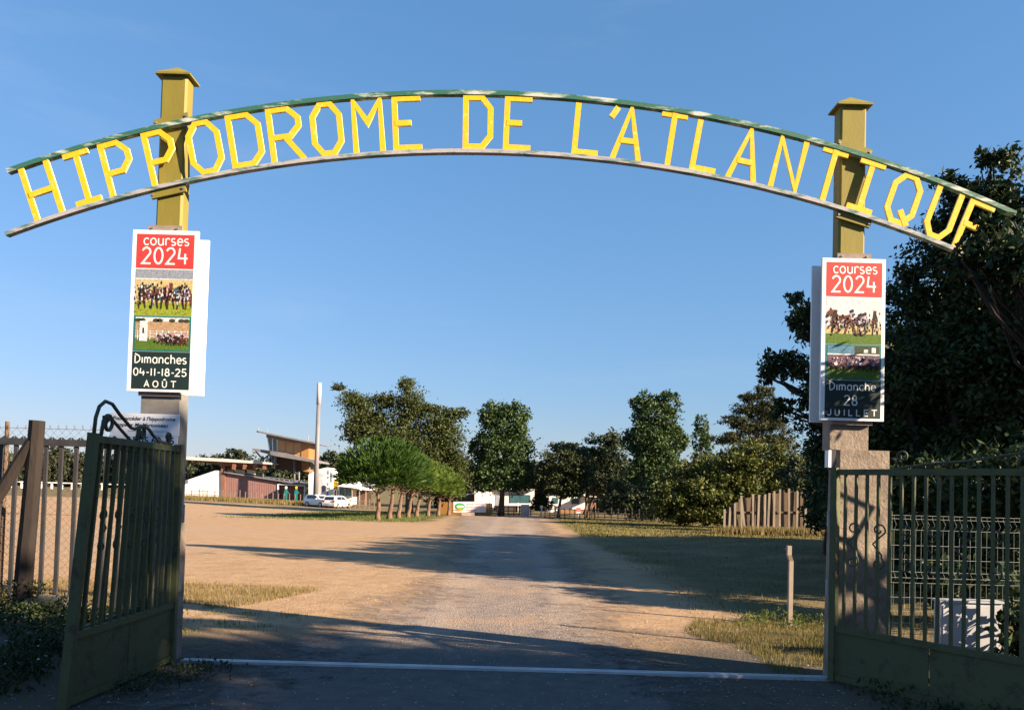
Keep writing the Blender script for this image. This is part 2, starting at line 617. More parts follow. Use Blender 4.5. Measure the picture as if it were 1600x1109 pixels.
ry = np.concatenate([np.arange(-30, 3, 1.0), np.arange(3, 40, 0.4), np.arange(40, 78.5, 1.0)])
ru = np.linspace(0, 1, 25)
rv, re = [], []
for y in ry:
    l, r = road_edges(y)
    for u in ru:
        x = l + (r - l) * u
        rv.append((x, y, gz(x, y) + 0.010))
        e = min(u * (r - l), (1 - u) * (r - l)) / 2.8
        e = min(e, (78 - y) / 3.0)
        re.append(max(0.0, min(1.0, e)))
nu = len(ru)
rf = [(j * nu + i, j * nu + i + 1, (j + 1) * nu + i + 1, (j + 1) * nu + i) for j in range(len(ry) - 1) for i in range(nu - 1)]
def road_material():
    m = bpy.data.materials.new('gravel_drive'); m.use_nodes = True
    nt = m.node_tree; b = nt.nodes['Principled BSDF']
    b.inputs['Roughness'].default_value = 0.92; b.inputs['Specular IOR Level'].default_value = 0.15
    geo = node(nt, 'ShaderNodeNewGeometry'); pos = geo.outputs['Position']
    at = node(nt, 'ShaderNodeAttribute'); at.attribute_name = 'edge'
    mp = node(nt, 'ShaderNodeMapping'); mp.inputs['Scale'].default_value = (1.6, 0.22, 1); nt.links.new(pos, mp.inputs[0])
    n1 = noise(nt, pos, 0.5, 6, 0.65); n2 = noise(nt, pos, 5, 8, 0.7); n3 = noise(nt, pos, 60, 4, 0.7); n5 = noise(nt, mp.outputs[0], 1.0, 5)
    vo = node(nt, 'ShaderNodeTexVoronoi'); vo.inputs['Scale'].default_value = 42; nt.links.new(pos, vo.inputs['Vector'])
    base = mixc(nt, maprange(nt, n2, 0.3, 0.7), (0.185, 0.147, 0.128), (0.265, 0.212, 0.182))
    base = mixc(nt, mathn(nt, 'MULTIPLY', maprange(nt, n5, 0.42, 0.66), 0.7), base, (0.30, 0.225, 0.165))
    base = mixc(nt, mathn(nt, 'MULTIPLY', maprange(nt, n1, 0.46, 0.66), 0.8), base, (0.36, 0.24, 0.145))
    sx = node(nt, 'ShaderNodeSeparateXYZ'); nt.links.new(pos, sx.inputs[0])
    wx = mathn(nt, 'ADD', sx.outputs[0], mathn(nt, 'MULTIPLY', mathn(nt, 'SUBTRACT', n5, 0.5), 1.1))
    wt = mathn(nt, 'ABSOLUTE', mathn(nt, 'SUBTRACT', mathn(nt, 'ABSOLUTE', wx), 0.85))
    base = mixc(nt, mathn(nt, 'MULTIPLY', maprange(nt, wt, 0.42, 0.08), 0.38), base, (0.36, 0.29, 0.235))
    sp = node(nt, 'ShaderNodeSeparateColor'); nt.links.new(vo.outputs['Color'], sp.inputs[0])
    base = mixc(nt, mathn(nt, 'MULTIPLY', maprange(nt, sp.outputs[0], 0.88, 0.93), 0.35), base, (0.42, 0.37, 0.33))
    base = mixc(nt, mathn(nt, 'MULTIPLY', maprange(nt, sp.outputs[1], 0.85, 0.92), 0.45), base, (0.14, 0.12, 0.11))
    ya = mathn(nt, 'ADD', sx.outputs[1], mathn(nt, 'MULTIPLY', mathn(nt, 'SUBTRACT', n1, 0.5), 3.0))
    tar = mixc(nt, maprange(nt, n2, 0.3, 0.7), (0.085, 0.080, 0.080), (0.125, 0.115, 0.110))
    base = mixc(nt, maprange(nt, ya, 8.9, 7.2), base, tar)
    nt.links.new(base, b.inputs['Base Color'])
    h = mathn(nt, 'ADD', mathn(nt, 'MULTIPLY', n3, 0.6), mathn(nt, 'MULTIPLY', mathn(nt, 'SUBTRACT', 1.0, vo.outputs['Distance']), 0.7))
    h = mathn(nt, 'ADD', h, mathn(nt, 'MULTIPLY', n2, 1.5))
    nt.links.new(bumpn(nt, h, 0.7, 0.018), b.inputs['Normal'])
    tr = node(nt, 'ShaderNodeBsdfTransparent')
    e = mathn(nt, 'ADD', at.outputs['Fac'], mathn(nt, 'MULTIPLY', mathn(nt, 'SUBTRACT', mathn(nt, 'ADD', mathn(nt, 'MULTIPLY', n1, 0.6), mathn(nt, 'MULTIPLY', n2, 0.5)), 0.55), 2.0))
    fac = maprange(nt, e, 0.25, 0.75)
    mx = node(nt, 'ShaderNodeMixShader')
    nt.links.new(fac, mx.inputs[0]); nt.links.new(tr.outputs[0], mx.inputs[1]); nt.links.new(b.outputs[0], mx.inputs[2])
    nt.links.new(mx.outputs[0], nt.nodes['Material Output'].inputs[0])
    return m
rm = bpy.data.meshes.new('gravel_road')
rm.from_pydata(rv, [], rf)
a = rm.attributes.new('edge', 'FLOAT', 'POINT'); a.data.foreach_set('value', np.array(re, np.float32))
rm.materials.append(road_material())
rm.polygons.foreach_set('use_smooth', [True] * len(rf)); rm.update()
road = bpy.data.objects.new('gravel_road', rm); COL.objects.link(road)
tag(road, 'worn grey gravel drive running through the gateway', None, None, 'structure')

# ------------------------------------------------------------------ shared paints
OLIVE = mat('olive_paint', (0.210, 0.175, 0.031), (0.172, 0.142, 0.030), 4, 0.6, 0.06, 60, lo=0.28, hi=0.6, stretch=(1.2, 1.2, 0.4))
OLIVE_D = mat('olive_dark', (0.20, 0.16, 0.04), (0.13, 0.10, 0.03), 5, 0.6)
CONC = mat('pillar_concrete', (0.31, 0.25, 0.20), (0.17, 0.135, 0.11), 5, 0.9, 0.4, 40)
ZINC = mat('weathered_zinc', (0.20, 0.19, 0.185), (0.13, 0.125, 0.125), 4, 0.7, 0.1, 40)
GREENRAIL = mat('worn_green_rail', (0.031, 0.119, 0.087), (0.420, 0.462, 0.420), 9, 0.6, 0.15, 60, lo=0.38, hi=0.50, stretch=(0.35, 1, 1.6))
GREYRAIL = mat('worn_grey_rail', (0.350, 0.336, 0.343), (0.070, 0.154, 0.154), 14, 0.6, 0.15, 60, lo=0.38, hi=0.52, stretch=(0.35, 1, 1.6))
YELLOW = mat('letter_yellow', (0.74, 0.42, 0.012), (0.70, 0.50, 0.14), 16, 0.6, 0.1, 60, lo=0.33, hi=0.45)
CREAM = mat('letter_edge_cream', (0.728, 0.588, 0.308), (0.630, 0.448, 0.140), 12, 0.6)
WHITE = mat('white_panel', (0.80, 0.80, 0.80), (0.74, 0.74, 0.75), 3, 0.45)
RUSTPINK = mat('bracket_primer', (0.266, 0.203, 0.175), (0.196, 0.154, 0.133), 14, 0.8)
STEEL = mat('dull_steel', (0.30, 0.31, 0.33), (0.20, 0.21, 0.23), 8, 0.5, metal=0.5)
GATEGREEN = mat('gate_green_paint', (0.080, 0.088, 0.038), (0.060, 0.042, 0.027), 7, 0.65, 0.2, 50, lo=0.33, hi=0.47)
GATEDARK = mat('gate_dark_iron', (0.07, 0.08, 0.045), (0.045, 0.05, 0.04), 9, 0.6)

# ------------------------------------------------------------------ gate posts
YF, YB = 6.80, 6.95                      # front and back of the olive shafts
def gate_post(px, py, zcap, label, right):
    xc = PX(px, py, YF)
    r = thing('gate_post', (xc, 6.875, gz(xc, 6.875)), label, 'gate post', None)
    hw = 0.118
    zt = zcap
    zs = 2.36
    m = MB()
    ch = 0.018
    poly = [(-hw + ch, YF), (hw - ch, YF), (hw, YF + ch), (hw, YB - ch), (hw - ch, YB), (-hw + ch, YB), (-hw, YB - ch), (-hw, YF + ch)]
    m.prism(poly, lambda u, v, t: (xc + u, v, t), zs, zt)
    m.build('steel_shaft', OLIVE, r)
    c = MB()
    e = 0.038
    c.bx(xc - hw - e, xc + hw + e, YF - e, YB + e, zt + 0.001, zt + 0.016)
    b = len(c.v)
    q = [(xc - hw - e, YF - e), (xc + hw + e, YF - e), (xc + hw + e, YB + e), (xc - hw - e, YB + e)]
    c.add([(x, y, zt + 0.017) for x, y in q] + [(xc, (YF + YB) / 2, zt + 0.118)], [(0, 1, 4), (1, 2, 4), (2, 3, 4), (3, 0, 4), (3, 2, 1, 0)])
    c.build('cap', OLIVE, r)
    lo = MB()
    if right:
        lo.bx(xc - 0.175, xc + 0.165, YF - 0.012, YB + 0.004, 2.02, zs + 0.002)
        lo.build('concrete_neck', CONC, r)
        p = MB()
        w0, w1 = 0.215, 0.245
        for z0, z1, a0, a1 in ((-0.1, 2.02, w1, w0),):
            vs = [(xc + 0.115 + sx * a, y, z) for z, a in ((z0, a0), (z1, a1)) for sx, y in ((-1, YF - 0.06), (1, YF - 0.06), (1, YB + 0.03), (-1, YB + 0.03))]
            p.add(vs, [(3, 2, 1, 0), (4, 5, 6, 7), (0, 1, 5, 4), (1, 2, 6, 5), (2, 3, 7, 6), (3, 0, 4, 7)])
        p.build('concrete_pillar', CONC, r)
    else:
        lo.bx(xc - 0.165, xc + 0.175, YF - 0.03, YB + 0.004, 1.2, zs + 0.002)
        lo.build('zinc_sleeve', ZINC, r)
        p = MB()
        p.bx(xc - 0.20, xc + 0.19, YF - 0.045, YB + 0.03, -0.12, 1.2)
        p.build('concrete_pillar', CONC, r)
        for zz in (0.62, 1.22):
            h = MB(); h.bx(xc + 0.19, xc + 0.235, YF - 0.04, YF + 0.03, zz, zz + 0.16); h.build('hinge_block', STEEL, r)
    return r, xc

postL, xL = gate_post(265, 300, PZ(275, 119, YF), 'olive steel gate post with poster of August race dates', False)
postR, xR = gate_post(1332, 330, PZ(1332, 166, YF), 'olive steel gate post on concrete pillar with poster of July race date', True)
s = MB(); s.bx(xR - 0.20, xR - 0.155, YF - 0.10, YF - 0.03, 1.84, 2.02); s.build('sensor_box', mat('sensor_dark', (0.05, 0.05, 0.055)), postR)
s = MB(); s.bx(xR - 0.225, xR - 0.201, YF - 0.11, YF - 0.03, 1.86, 2.01); s.build('sensor_cover', WHITE, postR)

# ------------------------------------------------------------------ lettered arch
YA = 6.755                                # front plane of the letters
up_px = [(12, 268), (157, 220), (297, 185), (420, 167), (498, 160), (625, 148), (681, 146), (762, 147.5), (1150, 188), (1305, 227), (1395, 256.5), (1572, 331)]
lo_px = [(9.5, 367), (135, 325), (243, 289), (420, 260), (597, 242), (681, 238), (788, 239.5), (887, 242.5), (1012, 256), (1200, 295), (1302, 321), (1366, 341), (1442, 369), (1501, 396)]
def fit(pxs):
    pts = np.array([[PX(x, y, YA), PZ(x, y, YA)] for x, y in pxs])
    A = np.c_[2 * pts, np.ones(len(pts))]
    s_, *_ = np.linalg.lstsq(A, (pts ** 2).sum(1), rcond=None)
    return s_[0], s_[1], math.sqrt(s_[2] + s_[0] ** 2 + s_[1] ** 2), pts
ux, uz, ur, up_pts = fit(up_px)
lx, lz, lr, lo_pts = fit(lo_px)
def ang(cx, cz, p):
    return math.atan2(p[0] - cx, p[1] - cz)
arch = thing('entrance_arch', (0, YA, 0), 'curved green arch of yellow letters spanning the two gate posts', 'arch sign')
def rail(cx, cz, r, a0, a1, name, m, y0, y1, hgt):
    mb = MB()
    n = 72
    sec = [(-hgt / 2, y0), (hgt / 2, y0), (hgt / 2, y1), (-hgt / 2, y1)]
    for i in range(n + 1):
        a_ = a0 + (a1 - a0) * i / n
        for d, y in sec:
            mb.v.append((cx + (r + d) * math.sin(a_), y, cz + (r + d) * math.cos(a_)))
    for i in range(n):
        for k in range(4):
            q = i * 4
            mb.f.append([q + k, q + (k + 1) % 4, q + 4 + (k + 1) % 4, q + 4 + k]); mb.m.append(0)
    mb.f.append([0, 1, 2, 3]); mb.m.append(0)
    mb.f.append([n * 4 + 3, n * 4 + 2, n * 4 + 1, n * 4]); mb.m.append(0)
    return mb.build(name, m, arch)
rend = (PX(1585, 338, YA), PZ(1585, 338, YA))
rail(ux, uz, ur, ang(ux, uz, up_pts[0]), ang(ux, uz, rend), 'upper_rail', GREENRAIL, YA - 0.014, YF - 0.002, 0.040)
a_end = ang(lx, lz, (PX(1560, 424, YA), PZ(1560, 424, YA)))
rail(lx, lz, lr, ang(lx, lz, lo_pts[0]), a_end, 'lower_rail', GREYRAIL, YA - 0.016, YF - 0.002, 0.034)

OCT = [(.3, 1), (.7, 1), (1, .77), (1, .23), (.7, 0), (.3, 0), (0, .23), (0, .77)]
GLY = {
 'H': [([(0, 0), (0, 1)], 0), ([(1, 0), (1, 1)], 0), ([(0, .48), (1, .48)], 0)],
 'I': [([(.5, 0), (.5, 1)], 0), ([(0, 1), (1, 1)], 0), ([(0, 0), (1, 0)], 0)],
 'P': [([(0, 0), (0, 1), (.66, 1), (1, .80), (1, .62), (.66, .42), (0, .42)], 0)],
 'O': [(OCT, 1)],
 'D': [([(0, 0), (0, 1), (.66, 1), (1, .78), (1, .22), (.66, 0)], 1)],
 'R': [([(0, 0), (0, 1), (.66, 1), (1, .80), (1, .64), (.66, .44), (0, .44)], 0), ([(.48, .44), (1, 0)], 0)],
 'M': [([(0, 0), (0, 1), (.5, .56), (1, 1), (1, 0)], 0)],
 'E': [([(1, 1), (0, 1), (0, 0), (1, 0)], 0), ([(0, .5), (.62, .5)], 0)],
 'L': [([(0, 1), (0, 0), (1, 0)], 0)],
 "'": [([(.85, 1), (.15, .78)], 0)],
 'A': [([(0, 0), (.52, 1), (1, 0)], 0), ([(.2, .33), (.83, .33)], 0)],
 'T': [([(0, 1), (1, 1)], 0), ([(.5, 0), (.5, 1)], 0)],
 'N': [([(0, 0), (0, 1), (1, 0), (1, 1)], 0)],
 'Q': [(OCT, 1), ([(.50, .26), (.92, -.02)], 0)],
 'U': [([(0, 1), (0, .23), (.3, 0), (.7, 0), (1, .23), (1, 1)], 0)],
}
LET = [('H', 65, 298, 46), ('I', 128, 276, 46), ('P', 184, 258, 44), ('P', 252, 246, 44), ('O', 320, 230, 50), ('D', 384, 221, 50), ('R', 446, 212, 50),
       ('O', 511, 205, 47), ('M', 575, 199, 47), ('E', 638, 196, 46), ('D', 747, 193, 44), ('E', 811, 194, 44), ('L', 919, 202, 42), ("'", 961, 174, 14),
       ('A', 982, 209, 44), ('T', 1049, 216, 46), ('L', 1106, 229, 42), ('A', 1165, 243, 44), ('N', 1232, 257, 44), ('T', 1296, 273, 46), ('I', 1353, 292, 46),
       ('Q', 1411, 314, 46), ('U', 1470, 341, 42), ('E', 1522, 358, 42)]
SW = 0.049
for ch, px, py, wpx in LET:
    c = (PX(px, py, YA), PZ(px, py, YA))
    # place along the arch: direction from the lower-rail centre
    th = ang(lx, lz, c)
    b = Vector((lx + (lr + 0.017) * math.sin(th), lz + (lr + 0.017) * math.cos(th)))
    # where the same radial meets the upper rail
    dv = Vector((math.sin(th), math.cos(th)))
    oc = Vector((lx - ux, lz - uz))
    bq = oc.dot(dv); tt = -bq + math.sqrt(bq * bq - (oc.dot(oc) - (ur - 0.020) ** 2))
    hgt = tt - (lr + 0.017)
    tv = Vector((dv.y, -dv.x))
    wid = wpx * YA / FPX - SW * 0.55
    if ch == "'":
        wid = 0.075
    def fn(u, v, t, b=b, tv=tv, dv=dv, wid=wid, hgt=hgt):
        q = b + tv * ((u - .5) * wid) + dv * (SW / 2 + v * (hgt - SW) + 0.0)
        return (q.x, t, q.y)
    mb = MB()
    # ribbons are drawn in metric space so that strokes keep their width
    for k, (pl, cl) in enumerate(GLY[ch]):
        pm = [((u - .5) * wid, SW / 2 + v * (hgt - SW)) for u, v in pl]
        if ch in 'PR' and k == 0:
            pm[-1] = (pm[-1][0] + SW * 0.52, pm[-1][1])
        ext = pm
        if not cl and ch not in 'EL' or (ch in 'EL' and k == 1):
            a0, a1 = Vector(pm[0]), Vector(pm[1]); e0 = a0 + (a0 - a1).normalized() * (SW / 2 if abs(a0.y - SW / 2) < .01 or abs(a0.y - hgt + SW / 2) < .01 else 0)
            a0, a1 = Vector(pm[-1]), Vector(pm[-2]); e1 = a0 + (a0 - a1).normalized() * (SW / 2 if abs(a0.y - SW / 2) < .01 or abs(a0.y - hgt + SW / 2) < .01 else 0)
            if ch in 'HMNUAPRTI' and not (ch in 'TI' and k >= 1 and False):
                vert = abs((Vector(pm[0]) - Vector(pm[1])).normalized().y) > .4
                ext = [tuple(e0) if vert else pm[0]] + pm[1:-1] + [tuple(e1) if abs((Vector(pm[-1]) - Vector(pm[-2])).normalized().y) > .4 else pm[-1]]
        def fm(x, z, t, b=b, tv=tv, dv=dv):
            q = b + tv * x + dv * z
            return (q.x, t, q.y)
        mb.ribbon(ext, SW, fm, YA - 0.006 - 0.002 * k, YA + 0.016 + 0.001 * k, closed=bool(cl), mi=0, ms=1)
    o = mb.build('letter', [YELLOW, CREAM], arch)
    o['label'] = 'yellow capital letter ' + (ch if ch != "'" else 'apostrophe')

def arch_z(cx, cz, r, x):
    return cz + math.sqrt(r * r - (x - cx) ** 2)
for xc in (xL, xR):
    zu, zl = arch_z(ux, uz, ur, xc), arch_z(lx, lz, lr, xc)
    sl_ = -(xc - ux) / math.sqrt(ur ** 2 - (xc - ux) ** 2)
    rotm = Matrix.Rotation(-math.atan(sl_), 3, 'Y')
    for zz, dz in ((zu, 0.052), (zl, -0.052)):
        m = MB(); m.box((xc, YF - 0.017, zz + dz), (0.315, 0.030, 0.062), rotm)
        m.build('bracket', OLIVE, arch)
        for sx in (-0.135, 0.135):
            bt = MB(); pz = zz + dz + sx * sl_
            bt.tube([(xc + sx, YF - 0.042, pz), (xc + sx, YF - 0.031, pz)], 0.011, 8); bt.build('bolt', STEEL, arch)

# ------------------------------------------------------------------ race posters
RED = mat('poster_red', (0.588, 0.045, 0.042), (0.532, 0.039, 0.038), 4, 0.5)
DKGREEN = mat('poster_dark_green', (0.012, 0.028, 0.026), (0.010, 0.020, 0.022), 4, 0.5)
TEAL = mat('poster_teal', (0.010, 0.15, 0.15), None, 4, 0.5)
INKW = mat('poster_white_ink', (0.80, 0.80, 0.78), None, 3, 0.5)
pm_ = {k: mat('print_' + k, tuple(min(.8, x * 1.05) for x in c), tuple(x * .42 for x in c), 55, 0.45, lo=.3, hi=.7, detail=8) for k, c in dict(
    skyg=(0.30, 0.33, 0.40), sand=(0.62, 0.50, 0.24), grass=(0.30, 0.36, 0.03), grass2=(0.10, 0.18, 0.02), horse=(0.045, 0.02, 0.018), bay=(0.16, 0.05, 0.03),
    silk=(0.62, 0.55, 0.66), blue=(0.10, 0.17, 0.28), pale=(0.75, 0.76, 0.80), dirt=(0.48, 0.31, 0.18), tree=(0.05, 0.06, 0.03), crowd=(0.16, 0.09, 0.13), steel=(0.10, 0.24, 0.36), pink=(0.6, 0.25, 0.3)).items()}
PK = list(pm_.keys()); PM = [pm_[k] for k in PK]

def arc(cx, cy, rx, ry, a0, a1, n=10):
    return [(cx + rx * math.cos(R(a0 + (a1 - a0) * i / n)), cy + ry * math.sin(R(a0 + (a1 - a0) * i / n))) for i in range(n + 1)]
SG = {   # hand-drawn strokes: (advance, strokes); y up, baseline 0, x-height 1
 'c': (.85, [arc(.45, .5, .4, .5, 45, 315)]), 'o': (1.0, [arc(.45, .5, .4, .5, 90, 450, 16)]),
 'u': (.95, [[(.08, 1)] + arc(.42, .35, .34, .35, 180, 360, 8) + [(.76, 1)], [(.76, 1), (.78, 0)]]),
 'r': (.7, [[(.1, 1), (.1, 0)], arc(.42, .62, .32, .38, 180, 40, 7)]),
 's': (.8, [arc(.38, .75, .28, .25, 40, 270, 8) + arc(.38, .25, .30, .25, 90, -150, 8)[1:]]),
 'e': (.9, [[(.08, .52), (.82, .52)] + arc(.45, .5, .38, .5, 5, 315, 12)]),
 'a': (.95, [arc(.42, .5, .36, .5, 50, 310, 12), [(.76, 1), (.78, 0)]]),
 'n': (.95, [[(.1, 1), (.1, 0)], arc(.43, .6, .33, .4, 180, 0, 8) + [(.76, 0)]]),
 'm': (1.35, [[(.1, 1), (.1, 0)], arc(.35, .6, .25, .4, 180, 0, 7) + [(.6, 0)], arc(.87, .6, .27, .4, 180, 0, 7) + [(1.14, 0)]]),
 'i': (.35, [[(.15, .0), (.15, 1.0)]]), 'h': (.95, [[(.1, 1.55), (.1, 0)], arc(.43, .6, .33, .4, 180, 0, 8) + [(.76, 0)]]),
 'D': (1.1, [[(.12, 0), (.12, 1.5)] + arc(.12, .75, .85, .75, 90, -90, 12)]),
 '0': (1.0, [arc(.45, .75, .38, .75, 90, 450, 18)]), '2': (1.0, [arc(.45, 1.1, .36, .4, 165, -20, 9) + [(.08, .0), (.86, .0)]]),
 '4': (1.0, [[(.18, 1.5), (.08, .55), (.9, .55)], [(.68, 1.0), (.68, 0)]]), '1': (.5, [[(.22, 1.5), (.22, 0)]]),
 '8': (1.0, [arc(.45, 1.12, .28, .36, 270, 630, 14), arc(.45, .38, .36, .38, 90, 450, 14)]),
 '5': (1.0, [[(.8, 1.5), (.22, 1.5), (.15, .85)] + arc(.42, .45, .40, .45, 120, -150, 10)]),
 '-': (.6, [[(.1, .65), (.5, .65)]]),
 'A': (1.2, [[(.05, 0), (.5, 1.4), (.95, 0)], [(.2, .48), (.8, .48)]]), 'O': (1.3, [arc(.55, .7, .48, .7, 90, 450, 18)]),
 'U': (1.2, [[(.12, 1.4)] + arc(.5, .42, .38, .42, 180, 360, 9) + [(.88, 1.4)]]),
 'V': (1.2, [[(.12, 1.4)] + arc(.5, .42, .38, .42, 180, 360, 9) + [(.88, 1.4)], [(.28, 1.6), (.5, 1.85), (.72, 1.6)]]),
 'T': (1.2, [[(.05, 1.4), (1.05, 1.4)], [(.55, 1.4), (.55, 0)]]), 'J': (1.0, [[(.75, 1.4)] + arc(.42, .35, .33, .35, 0, -165, 8)]),
 'I': (.5, [[(.2, 0), (.2, 1.4)]]), 'L': (1.0, [[(.12, 1.4), (.12, 0), (.8, 0)]]), 'E': (1.0, [[(.82, 1.4), (.12, 1.4), (.12, 0), (.82, 0)], [(.12, .72), (.7, .72)]]),
}
def strokes_text(mb, txt, cx, base, unit_, sw, fn, t, width=None, mi=0, sp=0.12, each=None):
    adv = sum(SG[c][0] + sp for c in txt) - sp
    ux_ = unit_ if width is None else width / adv
    x = cx - adv * ux_ / 2
    k = 0
    for c in txt:
        a_, ss = SG[c]
        for st in ss:
            mb.ribbon([(x + p[0] * ux_, base - p[1] * unit_) for p in st], sw, fn, t - 0.0004 * (k % 3), mi=mi)
            k += 1
        if each is not None:
            mb.build('date_letter', INKW, each); mb = MB()
        x += (a_ + sp) * ux_

HORSE = [(0, .62), (.05, .78), (.13, .86), (.15, .95), (.19, .88), (.28, .74), (.40, .66), (.60, .66), (.74, .70), (.84, .64), (.98, .52), (.96, .46), (.86, .56), (.84, .44),
         (.93, .24), (1.0, .04), (.95, .02), (.86, .22), (.76, .36), (.70, .22), (.64, .02), (.59, .04), (.64, .26), (.62, .40), (.44, .40), (.36, .24), (.42, .04), (.37, .03), (.30, .24), (.22, .30), (.10, .22), (.06, .26), (.20, .40), (.25, .50), (.18, .66), (.08, .62), (.03, .56)]
FRONT = [(.30, .0), (.36, .0), (.40, .30), (.44, .42), (.56, .42), (.60, .22), (.68, .02), (.74, .02), (.68, .32), (.72, .55), (.66, .72), (.58, .78), (.60, .95), (.56, .92), (.5, .96), (.44, .92), (.40, 1.0), (.40, .86), (.36, .70), (.30, .56), (.33, .34)]
def ell(cx, cy, rx, ry, n=10):
    return [(cx + rx * math.cos(2 * math.pi * i / n), cy + ry * math.sin(2 * math.pi * i / n)) for i in range(n)]

def poster(px0, px1, py_mid, py_top, py_bot, right, label):
    y0 = 6.715
    x0, x1 = PX(px0, py_mid, y0), PX(px1, py_mid, y0)
    xm = (px0 + px1) / 2
    zt, zb = PZ(xm, py_top, y0), PZ(xm, py_bot, y0)
    Wd, H = x1 - x0, zt - zb
    r = thing('race_poster', ((x0 + x1) / 2, y0, zb), label, 'poster')
    m = MB(); m.bx(x0, x1, y0, y0 + 0.028, zb, zt); m.build('front_panel', WHITE, r)
    fr = MB()
    alu = STEEL
    m = MB(); m.bx(x0 + 0.004, x1 - 0.004, 6.958, 6.982, zb + 0.0, zt - 0.0); m.build('rear_panel', WHITE, r)
    for zz, hh, ex in ((zt + 0.0, 0.055, 0.0), (zb - 0.035, 0.06, 0.03)):
        m = MB(); xc = xR if right else xL
        m.bx(xc - 0.150 - ex, xc + 0.150 + ex, y0 + 0.03, YF - 0.034, zz, zz + hh)
        m.build('bracket', RUSTPINK, r)
        for sx in (-.11, .11):
            b = MB(); b.tube([(xc + sx, y0 + 0.018, zz + hh * .5), (xc + sx, y0 + 0.031, zz + hh * .5)], 0.009, 8); b.build('bolt', STEEL, r)
    for zz in (zb + H * .15, zb + H * .85):
        m = MB(); xc = xR if right else xL
        m.bx(xc - 0.06, xc + 0.06, y0 + 0.028, YF - (0.031 if zz < 2.36 else 0.0), zz, zz + 0.05); m.build('spacer', STEEL, r)
        m = MB(); m.bx(xc - 0.06, xc + 0.06, YB + 0.0005, 6.9575, zz, zz + 0.05)
        if zz > 2.4: m.build('spacer', STEEL, r)
    fn = lambda u, v, t: (x0 + u * Wd, t, zt - v * H)
    rect = lambda a, b, c, d: [(a, b), (c, b), (c, d), (a, d)]
    L = lambda k: y0 - 0.0015 - 0.0012 * k
    asp = Wd / H
    m = MB(); m.flat(rect(.065, .025, .945, .237), fn, L(0)); m.build('red_header', RED, r)
    t = MB(); fm = lambda u, v, tt: (x0 + u, tt, zt - v)
    strokes_text(t, 'courses', Wd * .52, H * .093, 0.060, 0.011, fm, L(1), Wd * .70)
    t.build('header_lettering', INKW, r); t = MB()
    strokes_text(t, '2024', Wd * .505, H * .208, 0.093, 0.016, fm, L(1), Wd * .72)
    t.build('header_lettering', INKW, r)
    # first photograph
    ph = MB(); q = lambda k: PK.index(k)
    A, B, C_, D_ = .065, .243, .945, .53
    def pp(u, v): return (A + u * (C_ - A), B + v * (D_ - B))
    def rc(a, b, c, d): return [pp(a, b), pp(c, b), pp(c, d), pp(a, d)]
    if not right:
        ph.flat(rc(0, 0, 1, .22), fn, L(0), q('skyg')); ph.flat(rc(0, .2, 1, .225), fn, L(1), q('pale')); ph.flat(rc(0, .225, 1, .72), fn, L(0), q('sand')); ph.flat(rc(0, .72, 1, 1), fn, L(0), q('grass'))
        for i, (hx, hs, hk) in enumerate([(.13, .60, 'horse'), (.35, .52, 'horse'), (.52, .50, 'horse'), (.63, .60, 'bay'), (.80, .54, 'horse'), (.95, .46, 'bay')]):
            w = .30
            ph.flat([pp(min(1, hx + (u - .5) * w), .86 - v * hs) for u, v in FRONT], fn, L(2 + i % 3), q(hk))
        for hx, hy, k in [(.25, .50, 'silk'), (.45, .52, 'pink'), (.75, .50, 'blue'), (.90, .46, 'silk'), (.46, .57, 'pale'), (.77, .58, 'pale'), (.91, .56, 'pale'), (.27, .57, 'silk')]:
            ph.flat([pp(u, v) for u, v in ell(hx, hy, .045, .07)], fn, L(6 + (k == 'pale')), q(k))
            ph.flat([pp(u, v) for u, v in ell(hx, hy - .10, .022, .035)], fn, L(8), q('tree' if k != 'silk' else 'horse'))
        for i in range(150):
            u0, v0 = random.uniform(.05, .98), random.gauss(.52, .11)
            if .30 < v0 < .84:
                ph.flat([pp(min(1, u), v) for u, v in ell(u0, v0, random.uniform(.007, .02), random.uniform(.012, .05), 7)], fn, L(9 + i % 7), q(random.choice(['horse', 'horse', 'bay', 'bay', 'horse', 'silk', 'blue', 'pale', 'dirt', 'tree', 'pink'])))
        for i in range(40):
            u0, v0 = random.uniform(.02, .98), random.uniform(.74, .98)
            ph.flat([pp(u, v) for u, v in ell(u0, v0, random.uniform(.008, .02), .008, 6)], fn, L(2 + i % 3), q(random.choice(['grass2', 'sand'])))
    else:
        ph.flat(rc(0, 0, 1, .22), fn, L(0), q('pale')); ph.flat(rc(0, .22, 1, .60), fn, L(0), q('pale')); ph.flat(rc(0, .60, 1, .78), fn, L(0), q('sand')); ph.flat(rc(0, .78, 1, 1), fn, L(0), q('grass2'))
        ph.flat([pp(u * .56, .80 - v * .62) for u, v in HORSE], fn, L(2), q('bay'))
        ph.flat([pp(-.0 + u * .34, .76 - v * .52) for u, v in FRONT], fn, L(3), q('horse'))
        ph.flat([pp(.76 + u * .24, .80 - v * .56) for u, v in FRONT], fn, L(2), q('horse'))
        for hx, hy in ((.62, .48), (.70, .46), (.47, .40)):
            ph.flat([pp(u, v) for u, v in ell(hx, hy, .05, .08)], fn, L(4), q('silk')); ph.flat([pp(u, v) for u, v in ell(hx, hy - .11, .028, .04)], fn, L(5), q('horse'))
        for hx in (.57, .66):
            ph.ribbon([pp(u, v) for u, v in ell(hx, .68, .075, .12, 14)], 0.012, fn, L(4), closed=True, mi=q('horse'))
